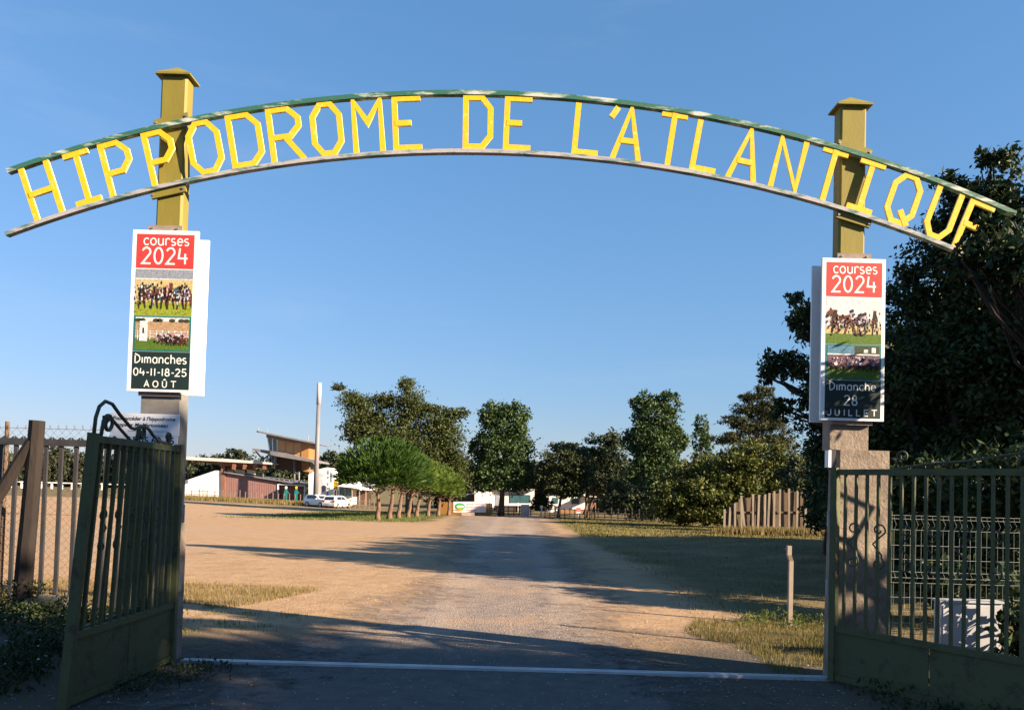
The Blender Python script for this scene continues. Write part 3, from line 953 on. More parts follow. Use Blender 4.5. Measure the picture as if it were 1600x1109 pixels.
    if right:
        for i in range(110):
            u0, v0 = random.uniform(.02, .98), random.gauss(.55, .10)
            if .28 < v0 < .78:
                ph.flat([pp(u, v) for u, v in ell(u0, v0, random.uniform(.008, .024), random.uniform(.012, .045), 7)], fn, L(6 + i % 7), q(random.choice(['horse', 'horse', 'bay', 'bay', 'horse', 'silk', 'tree', 'blue', 'dirt'])))
    ph.build('photo_print', PM, r)
    # second photograph in a teal frame
    m = MB(); m.flat(rect(.065, .532, .945, .752), fn, L(0)); m.build('teal_frame', TEAL, r)
    ph = MB(); A, B, C_, D_ = .095, .542, .915, .742
    if not right:
        ph.flat(rc(0, 0, 1, .12), fn, L(1), q('pale')); ph.flat(rc(0, .12, 1, .66), fn, L(1), q('dirt')); ph.flat(rc(0, .66, 1, 1), fn, L(1), q('grass2'))
        for hx in (.05, .13, .38, .45, .68, .85, .95):
            ph.flat([pp(u, v) for u, v in ell(hx, .09, .06, .06)], fn, L(2), q('tree'))
        for v in (.42, .50, .58):
            ph.flat(rc(0, v, 1, v + .018), fn, L(2), q('pale'))
        for i in range(9):
            ph.flat(rc(.04 + i * .115, .40, .055 + i * .115, .70), fn, L(3), q('pale'))
        ph.flat(rc(.08, .12, .23, .74), fn, L(4), q('pale')); ph.flat(rc(.14, .33, .17, .50), fn, L(5), q('horse'))
        for i, hk in enumerate(['bay', 'bay', 'horse', 'horse']):
            ph.flat([pp(min(1, .80 - i * .13 + u * .32), .86 - v * .38) for u, v in HORSE], fn, L(4 + i), q(hk))
        for i in range(70):
            u0, v0 = random.uniform(.40, .98), random.gauss(.64, .07)
            if .46 < v0 < .84:
                ph.flat([pp(u, v) for u, v in ell(u0, v0, random.uniform(.006, .02), random.uniform(.01, .03), 6)], fn, L(10 + i % 6), q(random.choice(['horse', 'bay', 'horse', 'silk', 'pink', 'pale', 'dirt'])))
        for i in range(5):
            ph.flat([pp(u, v) for u, v in ell(.49 + i * .11, .52 + .02 * (i % 2), .035, .05)], fn, L(9), q(['silk', 'pale', 'pink', 'silk', 'pink'][i]))
    else:
        ph.flat(rc(0, 0, .52, .24), fn, L(1), q('steel')); ph.flat(rc(.52, 0, 1, .24), fn, L(1), q('tree')); ph.flat(rc(0, .24, 1, .28), fn, L(2), q('pale')); ph.flat(rc(0, .28, 1, .66), fn, L(1), q('crowd')); ph.flat(rc(0, .66, 1, 1), fn, L(1), q('grass2'))
        for i in range(46):
            k = random.choice(['silk', 'pink', 'blue', 'pale', 'dirt', 'bay'])
            ph.flat([pp(u, v) for u, v in ell(random.uniform(.03, .97), random.uniform(.33, .52), .014, .028, 7)], fn, L(2 + i % 6), q(k))
        for i in range(4):
            ph.flat([pp(.03 + i * .24 + u * .26, .80 - v * .30) for u, v in HORSE], fn, L(8), q('horse'))
            ph.flat([pp(u, v) for u, v in ell(.16 + i * .24, .56, .035, .05)], fn, L(9), q(['pale', 'blue', 'silk', 'pink'][i]))
        ph.flat(rc(.70, .10, .78, .2), fn, L(2), q('pale')); ph.flat(rc(.85, .04, .93, .2), fn, L(2), q('pale'))
    ph.build('photo_print', PM, r)
    m = MB(); m.flat(rect(.065, .754, .945, .985), fn, L(0)); m.build('date_panel', DKGREEN, r)
    t = MB()
    if not right:
        strokes_text(t, 'Dimanches', Wd * .50, H * .825, 0.050, 0.0095, fm, L(1), Wd * .80)
        t.build('date_lettering', INKW, r); t = MB()
        strokes_text(t, '04-11-18-25', Wd * .50, H * .902, 0.042, 0.0095, fm, L(1), Wd * .82)
        t.build('date_lettering', INKW, r); t = MB()
        strokes_text(t, 'AOVT', Wd * .51, H * .972, 0.038, 0.009, fm, L(1), Wd * .50, sp=.45, each=r)
    else:
        strokes_text(t, 'Dimanche', Wd * .50, H * .815, 0.048, 0.0095, fm, L(1), Wd * .74)
        t.build('date_lettering', INKW, r); t = MB()
        strokes_text(t, '28', Wd * .48, H * .905, 0.056, 0.0105, fm, L(1), 0.125)
        t.build('date_lettering', INKW, r); t = MB()
        strokes_text(t, 'JUILLET', Wd * .50, H * .970, 0.038, 0.009, fm, L(1), Wd * .80, sp=.45, each=r)
    return r
poster(203, 305.5, 486, 360, 612, False, 'white race poster with four August dates, fixed to its post above phone number notice')
poster(1283.5, 1382.5, 530, 404, 657, True, 'white race poster with one July date, dappled by leaf shade')

# ------------------------------------------------------------------ phone notice
NAVY = mat('notice_ink', (0.01, 0.012, 0.045), None, 4, 0.6)
NOTW = mat('notice_white', (0.66, 0.68, 0.74), (0.60, 0.62, 0.68), 4, 0.5)
yn = 6.735
def text_mesh(name, txt, x, z, size, y, m, parent, shear=0.0, bold=0.0, align='LEFT', sx=1.0):
    cu = bpy.data.curves.new(name, 'FONT')
    cu.body = txt; cu.size = size; cu.shear = shear; cu.offset = bold; cu.align_x = align
    cu.resolution_u = 3
    ob = bpy.data.objects.new(name + '_curve', cu)
    COL.objects.link(ob)
    bpy.context.view_layer.update()
    me = bpy.data.meshes.new_from_object(ob.evaluated_get(bpy.context.evaluated_depsgraph_get()))
    bpy.data.objects.remove(ob)
    me.materials.clear(); me.materials.append(m)
    me.name = name
    return inst(name, me, parent, (x, y, z), (R(90), 0, 0), (sx, 1, 1))
xa, xb = PX(172, 670, yn), PX(279.5, 670, yn)
za, zb_, zc = PZ(226, 646, yn), PZ(226, 680, yn), PZ(226, 695.5, yn)
no = thing('phone_notice', ((xa + xb) / 2, yn, zc), 'small white notice with access wording and phone number behind gate scrolls', 'notice')
m = MB(); m.bx(xa, xb, yn, yn + 0.012, zb_ + 0.001, za); m.build('notice_board', NOTW, no)
m = MB(); m.bx(xa - 0.006, xb - 0.008, yn - 0.002, yn + 0.010, zc, zb_ - 0.002); m.build('number_strip', NOTW, no)
m = MB(); m.bx(xa + 0.22, xb - 0.05, yn + 0.0125, YF - 0.032, zb_ + 0.03, zb_ + 0.06); m.build('fixing_strap', STEEL, no)
wd = xb - xa
text_mesh('wording', "Pour accéder à l'hippodrome", xa + 0.02, za - 0.060, 0.0465, yn - 0.002, NAVY, no, 0.2, 0.0008)
text_mesh('wording', "appeler Mr Marionneau", xa + 0.062, za - 0.116, 0.0465, yn - 0.002, NAVY, no, 0.2, 0.0008)
m = MB()
for i, (a_, b_) in enumerate(((.26, .52), (.60, .86))):
    m.bx(xa + wd * a_, xa + wd * b_, yn - 0.0015, yn - 0.0005, za - 0.158, za - 0.152)
m.build('small_print', mat('faded_ink', (0.25, 0.26, 0.34), None, 60, 0.6), no)
for tx, fx in (('0', 0.035), ('61', 0.245), ('05', 0.425), ('60', 0.605), ('35', 0.80)):
    text_mesh('phone_digits', tx, xa + wd * fx, zc + 0.014, 0.088, yn - 0.004, NAVY, no, 0.0, 0.0014)

# ------------------------------------------------------------------ gates
def spiral(c, r0, r1, a0, turns, n=18):
    return [(c[0] + (r0 + (r1 - r0) * i / n) * math.cos(a0 + turns * 2 * math.pi * i / n), c[1] + (r0 + (r1 - r0) * i / n) * math.sin(a0 + turns * 2 * math.pi * i / n)) for i in range(n + 1)]

def gate(name, label, A, B, zt, zm, zb0, step, bend=0.0, lean=0.0, scrolls=(), tops=(), seams=(0.5,), bar_w=0.022, hinge=True, kick=True, dents=0.0):
    A, B = Vector(A), Vector(B)
    L = (B - A).length
    t = (B - A).normalized()
    nrm = Vector((-t.y, t.x))
    def W_(u, z, d=0.0):
        q = A + t * u + nrm * (d + bend * math.sin(math.pi * u / L) + lean * (u / L) * (1 - z / zt))
        return Vector((q.x, q.y, z))
    r = thing(name, (A.x, A.y, 0), label, 'gate')
    def railbar(nm, z, hgt, wd, m=GATEGREEN):
        mb = MB(); n = 8
        for i in range(n):
            mb.bar(W_(0.03 + (L - 0.06) * i / n, z), W_(0.03 + (L - 0.06) * (i + 1) / n + 0.002, z), wd, hgt)
        return mb.build(nm, m, r)
    railbar('top_rail', zt - 0.025, 0.05, 0.036)
    railbar('middle_rail', zm, 0.05, 0.04)
    railbar('bottom_rail', zb0 + 0.025, 0.05, 0.036)
    for u in (0.0, L):
        mb = MB(); mb.bar(W_(u, zb0 - 0.01), W_(u, zt + 0.015), 0.062, 0.055, up=(t.x, t.y, 0)); mb.build('stile', GATEGREEN, r)
    if hinge:
        for z in (0.75, 1.35):
            mb = MB(); mb.tube([W_(-0.045, z), W_(-0.045, z + 0.13)], 0.026, 10); mb.build('hinge', STEEL, r)
    if kick:
        us = [0.036] + [s_ * L for s_ in seams] + [L - 0.036]
        for a_, b_ in zip(us[:-1], us[1:]):
            mb = MB()
            n = 6
            for i in range(n):
                u0, u1 = a_ + 0.004 + (b_ - a_ - 0.008) * i / n, a_ + 0.004 + (b_ - a_ - 0.008) * (i + 1) / n
                b = len(mb.v)
                for dd in (-0.004, 0.004):
                    for u, z in ((u0, zb0 + 0.052), (u1, zb0 + 0.052), (u1, zm - 0.027), (u0, zm - 0.027)):
                        mb.v.append(tuple(W_(u, z, dd)))
                for f in ((3, 2, 1, 0), (4, 5, 6, 7), (0, 1, 5, 4), (2, 3, 7, 6)):
                    mb.f.append([b + k for k in f]); mb.m.append(0)
            mb.build('kick_plate', GATEGREEN, r)
    n = int(L / step)
    h = zt - 0.05 - (zm + 0.025)
    me = None
    for i in range(1, n):
        u = L * i / n
        jit = random.uniform(-1, 1) * dents
        a_, b_ = W_(u + jit * 0.5, zm + 0.024), W_(u - jit * 0.2, zt - 0.049)
        if me is None:
            mb = MB(); mb.box((0, 0, 0.5), (bar_w, bar_w, 1.0))
            o = mb.build('bar', GATEGREEN, r); me = o.data
            ctr = np.array([v.co[:] for v in me.vertices])
            o.location = (0, 0, 0)
            for v, c in zip(me.vertices, mb.v):
                v.co = c
        else:
            o = bpy.data.objects.new('bar', me); COL.objects.link(o); o.parent = r
        o.location = a_ - r.location
        d = b_ - a_
        zv = d.normalized(); xv = Vector((t.x, t.y, 0)); xv = (xv - zv * xv.dot(zv)).normalized(); yv = zv.cross(xv)
        o.rotation_euler = Matrix((xv, yv, zv)).transposed().to_euler()
        o.scale = (1, 1, d.length)
    for (u, zc, sz) in scrolls:
        mb = MB()
        pts = spiral((u, zc + sz * .62), sz * .10, sz * .30, 0.6, 1.2)[::1]
        pts2 = spiral((u, zc - sz * .62), sz * .30, sz * .10, math.pi + 0.6, -1.2)
        path = spiral((u - sz * .02, zc + sz * .66), sz * .08, sz * .27, 0.0, -1.05) + [(u - sz * .26, zc + sz * .1), (u + sz * .1, zc - sz * .3)] + spiral((u - sz * .05, zc - sz * .66), sz * .27, sz * .08, 1.0, -1.05)
        mb.tube([W_(p[0], p[1], -0.004) for p in path], 0.0075, 6)
        mb.build('scroll', GATEDARK, r, smooth=True)
    for path, rad in tops:
        mb = MB(); mb.tube([W_(p[0], p[1]) for p in path], rad, 7); mb.build('top_scroll', GATEDARK, r, smooth=True)
    return r, W_, L

# right-hand leaf, swung back towards the viewer past its pillar
A_ = P(1303, 900, 6.68); hR = (A_.x, 6.68)
dR = Vector((0.585, -0.81)).normalized()
eR = (hR[0] + dR.x * 2.9, hR[1] + dR.y * 2.9)
zRt = PZ(1303, 733, 6.68); zRm = PZ(1303, 981, 6.68)
sc = [(0.18 + 0.22 * i, 1.20, 0.21) for i in range(12)]
def curl(u, z, s_, dirn):
    return [(u, z)] + [(u + dirn * x, z + y) for x, y in ((.0, .04), (.02, .09))] + spiral((u + dirn * .055 * s_, z + .10), .05 * s_, .015, math.pi if dirn > 0 else 0, -1.1 * dirn)
tops = [(curl(0.53, zRt, 1.0, 1), 0.009), ([(0.50, zRt), (0.75, zRt + 0.035), (1.1, zRt + 0.06), (1.5, zRt + 0.12), (1.9, zRt + 0.2), (2.3, zRt + 0.26), (2.6, zRt + 0.22)] + spiral((2.6, zRt + 0.15), .07, .02, math.pi / 2, -1.0), 0.010), (curl(1.42, zRt, 1.3, 1), 0.011)]
gate('iron_gate', 'green iron gate leaf standing open in front of the concrete pillar', hR, eR, zRt, zRm, 0.03, 0.096, scrolls=sc, tops=tops, seams=(0.28, 0.62), dents=0.006)

# left-hand leaf, bent, folded back along itself
A_ = P(272, 900, 6.72); hL = (A_.x, 6.72)
B_ = P(146, 690, 5.28)
eL = (B_.x, 5.28)
zLt = PZ(273, 697, 6.72); zLm = PZ(266, 944, 6.72)
LL = (Vector(eL) - Vector(hL)).length
up = lambda u: LL - u
tops = [([(up(0), zLt), (up(0), zLt + .12), (up(.03), zLt + .20), (up(.10), zLt + .245), (up(.20), zLt + .235), (up(.32), zLt + .17), (up(.50), zLt + .09), (up(.56), zLt + .085)] + [(up(.62), zLt + .10), (up(.72), zLt + .115), (up(.80), zLt + .10), (up(.88), zLt + .06), (up(1.0), zLt + .02), (up(1.25), zLt + .008)], 0.013),
        ([(up(.09), zLt), (up(.10), zLt + .07)] + spiral((up(.17), zLt + .09), .07, .025, math.pi * 1.0 if False else 0.2, 1.2), 0.013),
        ([(up(.10), zLt + .135), (up(.22), zLt + .125), (up(.36), zLt + .06), (up(.52), zLt - .01)], 0.012),
        ([(up(.60), zLt)] + [(up(.62), zLt + .05)] + spiral((up(.68), zLt + .06), .06, .02, 0.2, 1.1), 0.015),
        ([(up(1.18), zLt)] + [(up(1.18), zLt + .06)] + spiral((up(1.20), zLt + .055), .045, .018, 0.2, 1.1), 0.014)]
scl = [(0.2 + 0.2 * i, 1.22, 0.17) for i in range(7)]
gate('iron_gate', 'bent green iron gate leaf with tall curled scrolls beside the phone notice', hL, eL, zLt, zLm, 0.03, 0.105, bend=0.015, lean=-0.13, scrolls=scl, tops=tops, seams=(0.5,), bar_w=0.024, dents=0.035)
hL2 = (hL[0] - 0.20, 6.60); eL2 = (eL[0] - 0.055, eL[1] + 0.10)
gate('iron_gate', 'second narrow green gate leaf folded flat behind the bent one', hL2, eL2, zLt - 0.03, zLm, 0.05, 0.135, bend=0.02, seams=(), bar_w=0.024, hinge=False, dents=0.05, lean=-0.125)

# threshold track between the posts
tr = MB()
pa, pb = P(283, 1035, 6.75), P(1297, 1060, 6.75)
n = 24
for i in range(n):
    x0 = pa.x + (pb.x - pa.x) * i / n; x1 = pa.x + (pb.x - pa.x) * (i + 1) / n
    for dy, w, z1 in ((-0.028, 0.03, 0.024), (0.028, 0.03, 0.022), (0.0, 0.030, 0.012)):
        tr.bx(x0, x1, 6.78 + dy - w / 2, 6.78 + dy + w / 2, -0.01, z1 + 0.008)
o = tr.build('gate_track', mat('track_galvanised', (0.50, 0.52, 0.55), (0.33, 0.35, 0.38), 3, 0.45, metal=0.3))
tag(o, 'pale steel gate track laid across the drive between the posts', 'gate track')

# ------------------------------------------------------------------ fences at the left
WOODD = mat('shade_darkened_wood', (0.025, 0.018, 0.016), (0.013, 0.010, 0.009), 7, 0.85, 0.4, 30, stretch=(1, 1, 0.2))  # timber base colour darkened to stand in for shade on post and brace
BARSTEEL = mat('shade_darkened_bar_paint', (0.042, 0.042, 0.048), (0.026, 0.024, 0.026), 6, 0.6)  # grey bars, with the shade over the fence put into their colour
WIRE = mat('rusty_wire', (0.16, 0.10, 0.065), (0.10, 0.07, 0.05), 20, 0.7)
yb = 8.9
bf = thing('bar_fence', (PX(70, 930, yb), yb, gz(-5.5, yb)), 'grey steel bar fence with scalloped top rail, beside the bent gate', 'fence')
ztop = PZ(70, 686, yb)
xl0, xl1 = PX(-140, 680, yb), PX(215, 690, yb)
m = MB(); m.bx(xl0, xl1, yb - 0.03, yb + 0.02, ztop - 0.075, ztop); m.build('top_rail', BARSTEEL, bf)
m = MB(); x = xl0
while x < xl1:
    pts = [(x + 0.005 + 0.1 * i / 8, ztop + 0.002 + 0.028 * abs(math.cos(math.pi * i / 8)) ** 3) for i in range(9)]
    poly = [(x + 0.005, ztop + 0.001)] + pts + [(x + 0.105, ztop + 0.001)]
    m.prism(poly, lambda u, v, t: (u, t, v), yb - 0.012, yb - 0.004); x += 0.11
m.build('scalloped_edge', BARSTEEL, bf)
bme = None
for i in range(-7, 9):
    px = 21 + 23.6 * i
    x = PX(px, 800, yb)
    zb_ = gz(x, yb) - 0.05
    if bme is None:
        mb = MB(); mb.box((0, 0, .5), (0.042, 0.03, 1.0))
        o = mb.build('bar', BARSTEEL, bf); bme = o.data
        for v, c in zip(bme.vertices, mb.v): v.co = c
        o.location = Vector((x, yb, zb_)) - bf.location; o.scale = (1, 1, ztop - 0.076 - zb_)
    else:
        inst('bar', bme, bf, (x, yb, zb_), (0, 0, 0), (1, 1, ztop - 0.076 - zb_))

yp = 8.55
def wpost(nm, label, a, b, w0, w1, cat='post'):
    m = MB()
    n = 6
    a, b = Vector(a), Vector(b)
    pts = [a.lerp(b, i / n) + Vector((random.uniform(-1, 1), 0, 0)) * 0.006 for i in range(n + 1)]
    m.tube(pts, [w0 + (w1 - w0) * i / n for i in range(n + 1)], 8)
    return m
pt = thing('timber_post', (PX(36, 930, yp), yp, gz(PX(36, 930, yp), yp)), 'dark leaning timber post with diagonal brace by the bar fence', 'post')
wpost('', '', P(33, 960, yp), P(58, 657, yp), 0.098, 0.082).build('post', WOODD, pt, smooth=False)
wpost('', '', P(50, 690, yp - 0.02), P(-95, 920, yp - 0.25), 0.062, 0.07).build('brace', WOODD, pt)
o = MB()
c0 = P(70, 943, yp - 0.05)
o.box((c0.x, yp + 0.05, gz(c0.x, yp) + 0.04), (0.40, 0.3, 0.36))
tag(o.build('concrete_block', mat('dark_concrete', (0.14, 0.12, 0.11), (0.09, 0.08, 0.08), 6, 0.9, 0.5, 30)), 'rough concrete block at the foot of the timber post', 'block')

yc = 9.7
xw0, xw1 = -10.5, PX(262, 800, yc)
cf = thing('chain_link_fence', ((xw0 + xw1) / 2, yc, gz(-6, yc)), 'rusty chain link fence with barbed twisted ends, behind the bar fence', 'fence')
m = MB()
cell = 0.105; zc0 = gz(-6, yc); zc1 = PZ(70, 662, yc)
nz = int((zc1 - zc0) / (cell / 2))
k = 0
x = xw0
while x < xw1:
    for ph in (0, 1):
        pts = []
        for j in range(nz + 1):
            sgn = 1 if (j + ph) % 2 else -1
            pts.append((x + ph * cell / 2 + sgn * cell / 4 + (cell / 4 if ph else -cell / 4) * 0, yc + (0.004 if ph else -0.004), zc0 + j * cell / 2 - 0.10 * math.sin((x - xw0) * 0.5) * j / nz * 0.5))
        e = pts[-1]
        pts.append((e[0] + random.uniform(-.02, .02), e[1], e[2] + 0.045))
        m.tube(pts, 0.0026, 3, cap=False)
    x += cell
tag(m.build('wire_mesh', WIRE, cf), kind='stuff')
for i, x in enumerate(np.linspace(xw0, xw1 - 0.05, 4)):
    mb = MB(); mb.tube([(x, yc + 0.035, zc0 - 0.2), (x, yc + 0.035, zc1 + 0.02)], 0.026, 8); mb.build('fence_post', WIRE, cf)
for z in (zc0 + 0.1, (zc0 + zc1) / 2, zc1 - 0.06):
    mb = MB(); mb.tube([(xw0, yc + 0.006, z), (xw1, yc + 0.006, z)], 0.0028, 4); mb.build('tension_wire', WIRE, cf)

# ------------------------------------------------------------------ right side: mesh fence, white cabinet, bollard
GALV = mat('pale_green_wire', (0.27, 0.29, 0.27), (0.18, 0.20, 0.185), 12, 0.5)
yw = 7.75
x0, x1 = PX(1388, 850, yw), PX(1388, 850, yw) + 4.6
zt_, zb_ = PZ(1450, 806, yw), gz(x0, yw) + 0.03
wf = thing('welded_mesh_fence', ((x0 + x1) / 2, yw, zb_ - 0.03), 'pale welded wire fence panels behind the open gate', 'fence')
m = MB()
folds = [zt_ - 0.09, zt_ - 0.62, zt_ - 1.13]
def fy(z):
    for f in folds:
        if abs(z - f) < 0.055:
            return -0.045 * (1 - abs(z - f) / 0.055)
    return 0.0
zz = sorted(set([zb_, zt_] + [f + d for f in folds for d in (-.055, 0, .055)]))
zz = [z for z in zz if zb_ <= z <= zt_]
x = x0
while x <= x1:
    m.tube([(x, yw + fy(z), z) for z in zz], 0.0022, 4); x += 0.055 if int((x - x0) / 0.055) % 2 == 0 else 0.055
for z in [zt_, zt_ - .035, zt_ - .145, zt_ - .3, zt_ - .44, zt_ - .565, zt_ - .62, zt_ - .675, zt_ - .82, zt_ - .96, zt_ - 1.075, zt_ - 1.13, zt_ - 1.185, zt_ - 1.3]:
    if z > zb_:
        m.tube([(x0, yw + fy(z) - 0.005, z), (x1, yw + fy(z) - 0.005, z)], 0.0026, 4)
tag(m.build('wire_grid', GALV, wf), kind='stuff')
for i in range(3):
    x = x0 + 0.02 + i * 2.25
    mb = MB(); mb.bx(x - 0.025, x + 0.025, yw + 0.01, yw + 0.06, zb_ - 0.2, zt_ + 0.04); mb.build('fence_post', mat('fence_post_green', (0.05, 0.08, 0.05)), wf)
yk = 7.45
xa, xb = PX(1470, 960, yk), PX(1566, 960, yk)
zk = PZ(1515, 938, yk)
cb = thing('utility_cabinet', ((xa + xb) / 2, yk + 0.12, gz(xa, yk)), 'low white utility cabinet in front of the welded wire fence', 'cabinet')
CABW = mat('cabinet_white', (0.42, 0.43, 0.46), (0.35, 0.36, 0.39), 3, 0.5)
m = MB(); m.bx(xa, xb, yk, yk + 0.12, gz(xa, yk) - 0.05, zk - 0.02); m.build('body', CABW, cb)
m = MB(); m.bx(xa - 0.015, xb + 0.015, yk - 0.018, yk + 0.135, zk - 0.019, zk); m.build('lid', CABW, cb)
m = MB(); m.bx(xa + 0.02, xb - 0.02, yk - 0.008, yk - 0.001, gz(xa, yk) + 0.08, zk - 0.05); m.build('door', CABW, cb)

ybo = 9.72
pbm = P(1234, 975, ybo)
ALU = mat('bollard_wood_grey', (0.32, 0.255, 0.20), (0.25, 0.20, 0.16), 6, 0.7)
bo = thing('marker_post', (pbm.x, ybo, gz(pbm.x, ybo)), 'slim pale metal post with kinked top on the grass verge', 'post')
gb = gz(pbm.x, ybo)
z1, z2, z3 = PZ(1234, 876, ybo), PZ(1231, 867, ybo), PZ(1231, 852, ybo)
m = MB()
w = 0.026
prof = [((0, 0), gb - 0.08), ((0, 0), z1), ((-0.036, -0.03), z2 + 0.006), ((-0.036, -0.03), z3)]
for (dx, dy), z in prof:
    for sx, sy in ((-1, -1), (1, -1), (1, 1), (-1, 1)):
        m.v.append((pbm.x + 0.0 + dx + sx * w, ybo + dy + sy * w, z))
for i in range(3):
    for k in range(4):
        q = i * 4
        m.f.append([q + k, q + (k + 1) % 4, q + 4 + (k + 1) % 4, q + 4 + k]); m.m.append(0)
m.f.append([12, 13, 14, 15]); m.m.append(0)
m.build('post', ALU, bo)
m = MB(); m.bx(pbm.x - 0.09, pbm.x + 0.09, ybo - 0.09, ybo + 0.09, gb - 0.04, gb + 0.012); m.build('base_plate', ALU, bo)
m = MB(); m.bx(pbm.x - 0.085, pbm.x - 0.063, ybo - 0.045, ybo - 0.02, z3 - 0.05, z3 - 0.03); m.build('side_pin', STEEL, bo)

# ------------------------------------------------------------------ paling fence on the right
PALE = mat('sun_bleached_paling', (0.29, 0.245, 0.19), (0.19, 0.155, 0.12), 5, 0.85, 0.3, 30, stretch=(1, 1, .2))
REED = mat('brown_board', (0.145, 0.1, 0.066), (0.095, 0.066, 0.043), 6, 0.9, 0.3, 30, stretch=(1, 1, .2))
yq = 40.0
pf = thing('paling_fence', (PX(1200, 800, yq), yq, gz(PX(1200, 820, yq), yq)), 'pale uneven wooden paling fence in front of the big bush', 'fence')
rp = [(1132, 795, 822), (1140, 792, 822), (1148, 786, 823), (1158, 774, 816), (1166, 775, 824), (1176, 772, 820), (1185, 773, 822), (1194, 772, 815), (1200, 770, 806), (1208, 767, 810), (1218, 764, 812), (1232, 763, 828), (1246, 766, 830), (1258, 764, 832), (1270, 766, 834), (1284, 764, 836), (1298, 763, 838)]
for i, (px, a, b) in enumerate(rp):
    bt = P(px + random.uniform(-2, 2), 832, yq + 0.0); tp = P(px + (-9 if px == 1166 else random.uniform(-1.5, 2.5)), a, yq)
    g0 = gz(bt.x, yq)
    mb = MB(); mb.bar((bt.x, yq - 0.05, g0 - 0.15), (tp.x, yq - 0.05 + random.uniform(-.1, .05), tp.z), 0.105, 0.06, up=(0, 1, 0)); mb.build('paling', PALE, pf)
px = 1133
while px < 1300:
    t_ = np.interp(px, [1130, 1160, 1200, 1220, 1300], [798, 776, 772, 767, 768]) + random.uniform(-1, 3)
    bt = P(px, 832, yq + .1); tp = P(px + random.uniform(-.5, .5), t_, yq + .1)
    mb = MB(); mb.bar((bt.x, yq + .1, gz(bt.x, yq) - 0.15), (tp.x, yq + .1, tp.z), 0.185, 0.03, up=(0, 1, 0)); mb.build('board', REED, pf)
    px += 6
mb = MB(); a_, b_ = P(1132, 800, yq + .04), P(1300, 800, yq + .04); mb.bar((a_.x, yq + .04, a_.z), (b_.x, yq + .04, b_.z), 0.06, 0.09); mb.build('rail', REED, pf)

# ------------------------------------------------------------------ trees
L_DARK = leafmat('leaf_dark_broad', (0.014, 0.028, 0.009), (0.040, 0.064, 0.018), 0.15, 0.5)
L_OLIVE = leafmat('leaf_olive', (0.034, 0.050, 0.014), (0.078, 0.092, 0.026), 0.2)
L_PINE = leafmat('needle_bright', (0.022, 0.058, 0.010), (0.068, 0.128, 0.020), 0.3)
L_PINE2 = leafmat('needle_yellow_green', (0.060, 0.110, 0.016), (0.130, 0.185, 0.030), 0.3)
L_POP = leafmat('leaf_poplar', (0.026, 0.054, 0.016), (0.062, 0.098, 0.030), 0.2)
L_ROUND = leafmat('leaf_round', (0.028, 0.042, 0.014), (0.060, 0.070, 0.024), 0.2)
L_CYP = leafmat('leaf_cypress', (0.022, 0.038, 0.018), (0.050, 0.062, 0.026), 0.1)
L_CON = leafmat('needle_conifer', (0.034, 0.046, 0.016), (0.075, 0.076, 0.028), 0.2)
L_BUSH = leafmat('leaf_bush', (0.040, 0.056, 0.011), (0.130, 0.140, 0.032), 0.25)
L_FAR = leafmat('leaf_far', (0.024, 0.036, 0.019), (0.050, 0.058, 0.028), 0.1)

# big tree at the right, partly in front of the arch's end
b1 = pblobs([(1590, 310, 62, 62, 13.6), (1530, 330, 60, 52, 14), (1475, 390, 58, 56, 14.2), (1430, 470, 55, 58, 14.6), (1560, 440, 95, 85, 13.8), (1262, 500, 40, 36, 15.0), (1232, 570, 44, 30, 15.4),
              (1290, 600, 55, 55, 15.2), (1300, 680, 55, 60, 15.4), (1440, 580, 100, 85, 14.6), (1570, 580, 110, 105, 13.8), (1390, 690, 90, 65, 15), (1540, 710, 120, 80, 14), (1690, 400, 100, 105, 13.4), (1700, 540, 140, 140, 13.6), (1480, 280, 24, 16, 14.0), (1555, 245, 36, 20, 13.8), (1510, 300, 40, 30, 14),
              (1330, 540, 45, 40, 15), (1240, 465, 16, 10, 15.0), (1200, 590, 16, 12, 15.4), (1225, 640, 22, 20, 15.6)], 0)
tree('broadleaf_tree', 'big dark broadleaf tree rising behind the right gate post', None, (8.2, 14.4), b1, L_DARK, 0.125, 0.055, 5.6, 0.22, 0.3, BARK_DK, sub=0.30, shell=0.25, droop=0.35, trunk_top=(8.6, 14.2, 4.6))
b1b = pblobs([(1575, 405, 56, 56, 5.47), (1535, 392, 34, 34, 5.57), (1553, 356, 26, 18, 5.62), (1507, 412, 26, 20, 5.52), (1519, 378, 18, 15, 5.62), (1545, 345, 18, 13, 5.57), (1640, 420, 50, 50, 5.62), (1665, 480, 60, 55, 5.72), (1700, 450, 60, 60, 5.92)], 0)
tree('broadleaf_tree', 'leafy tree reaching across the last letter of the arch', None, (5.7, 6.25), b1b, L_DARK, 0.085, 0.036, 5.2, 0.06, 0.3, BARK_DK, sub=0.34, shell=0.15, droop=0.4)
b2 = pblobs([(1350, 800, 60, 50, 12.5), (1440, 790, 80, 70, 11), (1560, 790, 100, 90, 10.2), (1420, 890, 70, 60, 10.6), (1540, 900, 100, 80, 9.8), (1310, 790, 34, 44, 14), (1640, 780, 100, 100, 9.6), (1290, 760, 30, 40, 15)], 0)
tree('hedge_shrub', 'dense dark shrub growing behind the welded wire fence', None, (6.0, 10.6), b2, L_DARK, 0.12, 0.055, 5.5, 0.05, 0.2, BARK_DK, sub=0.3, shell=0.2, cat='shrub', trunk_top=(6.0, 10.6, 1.6))
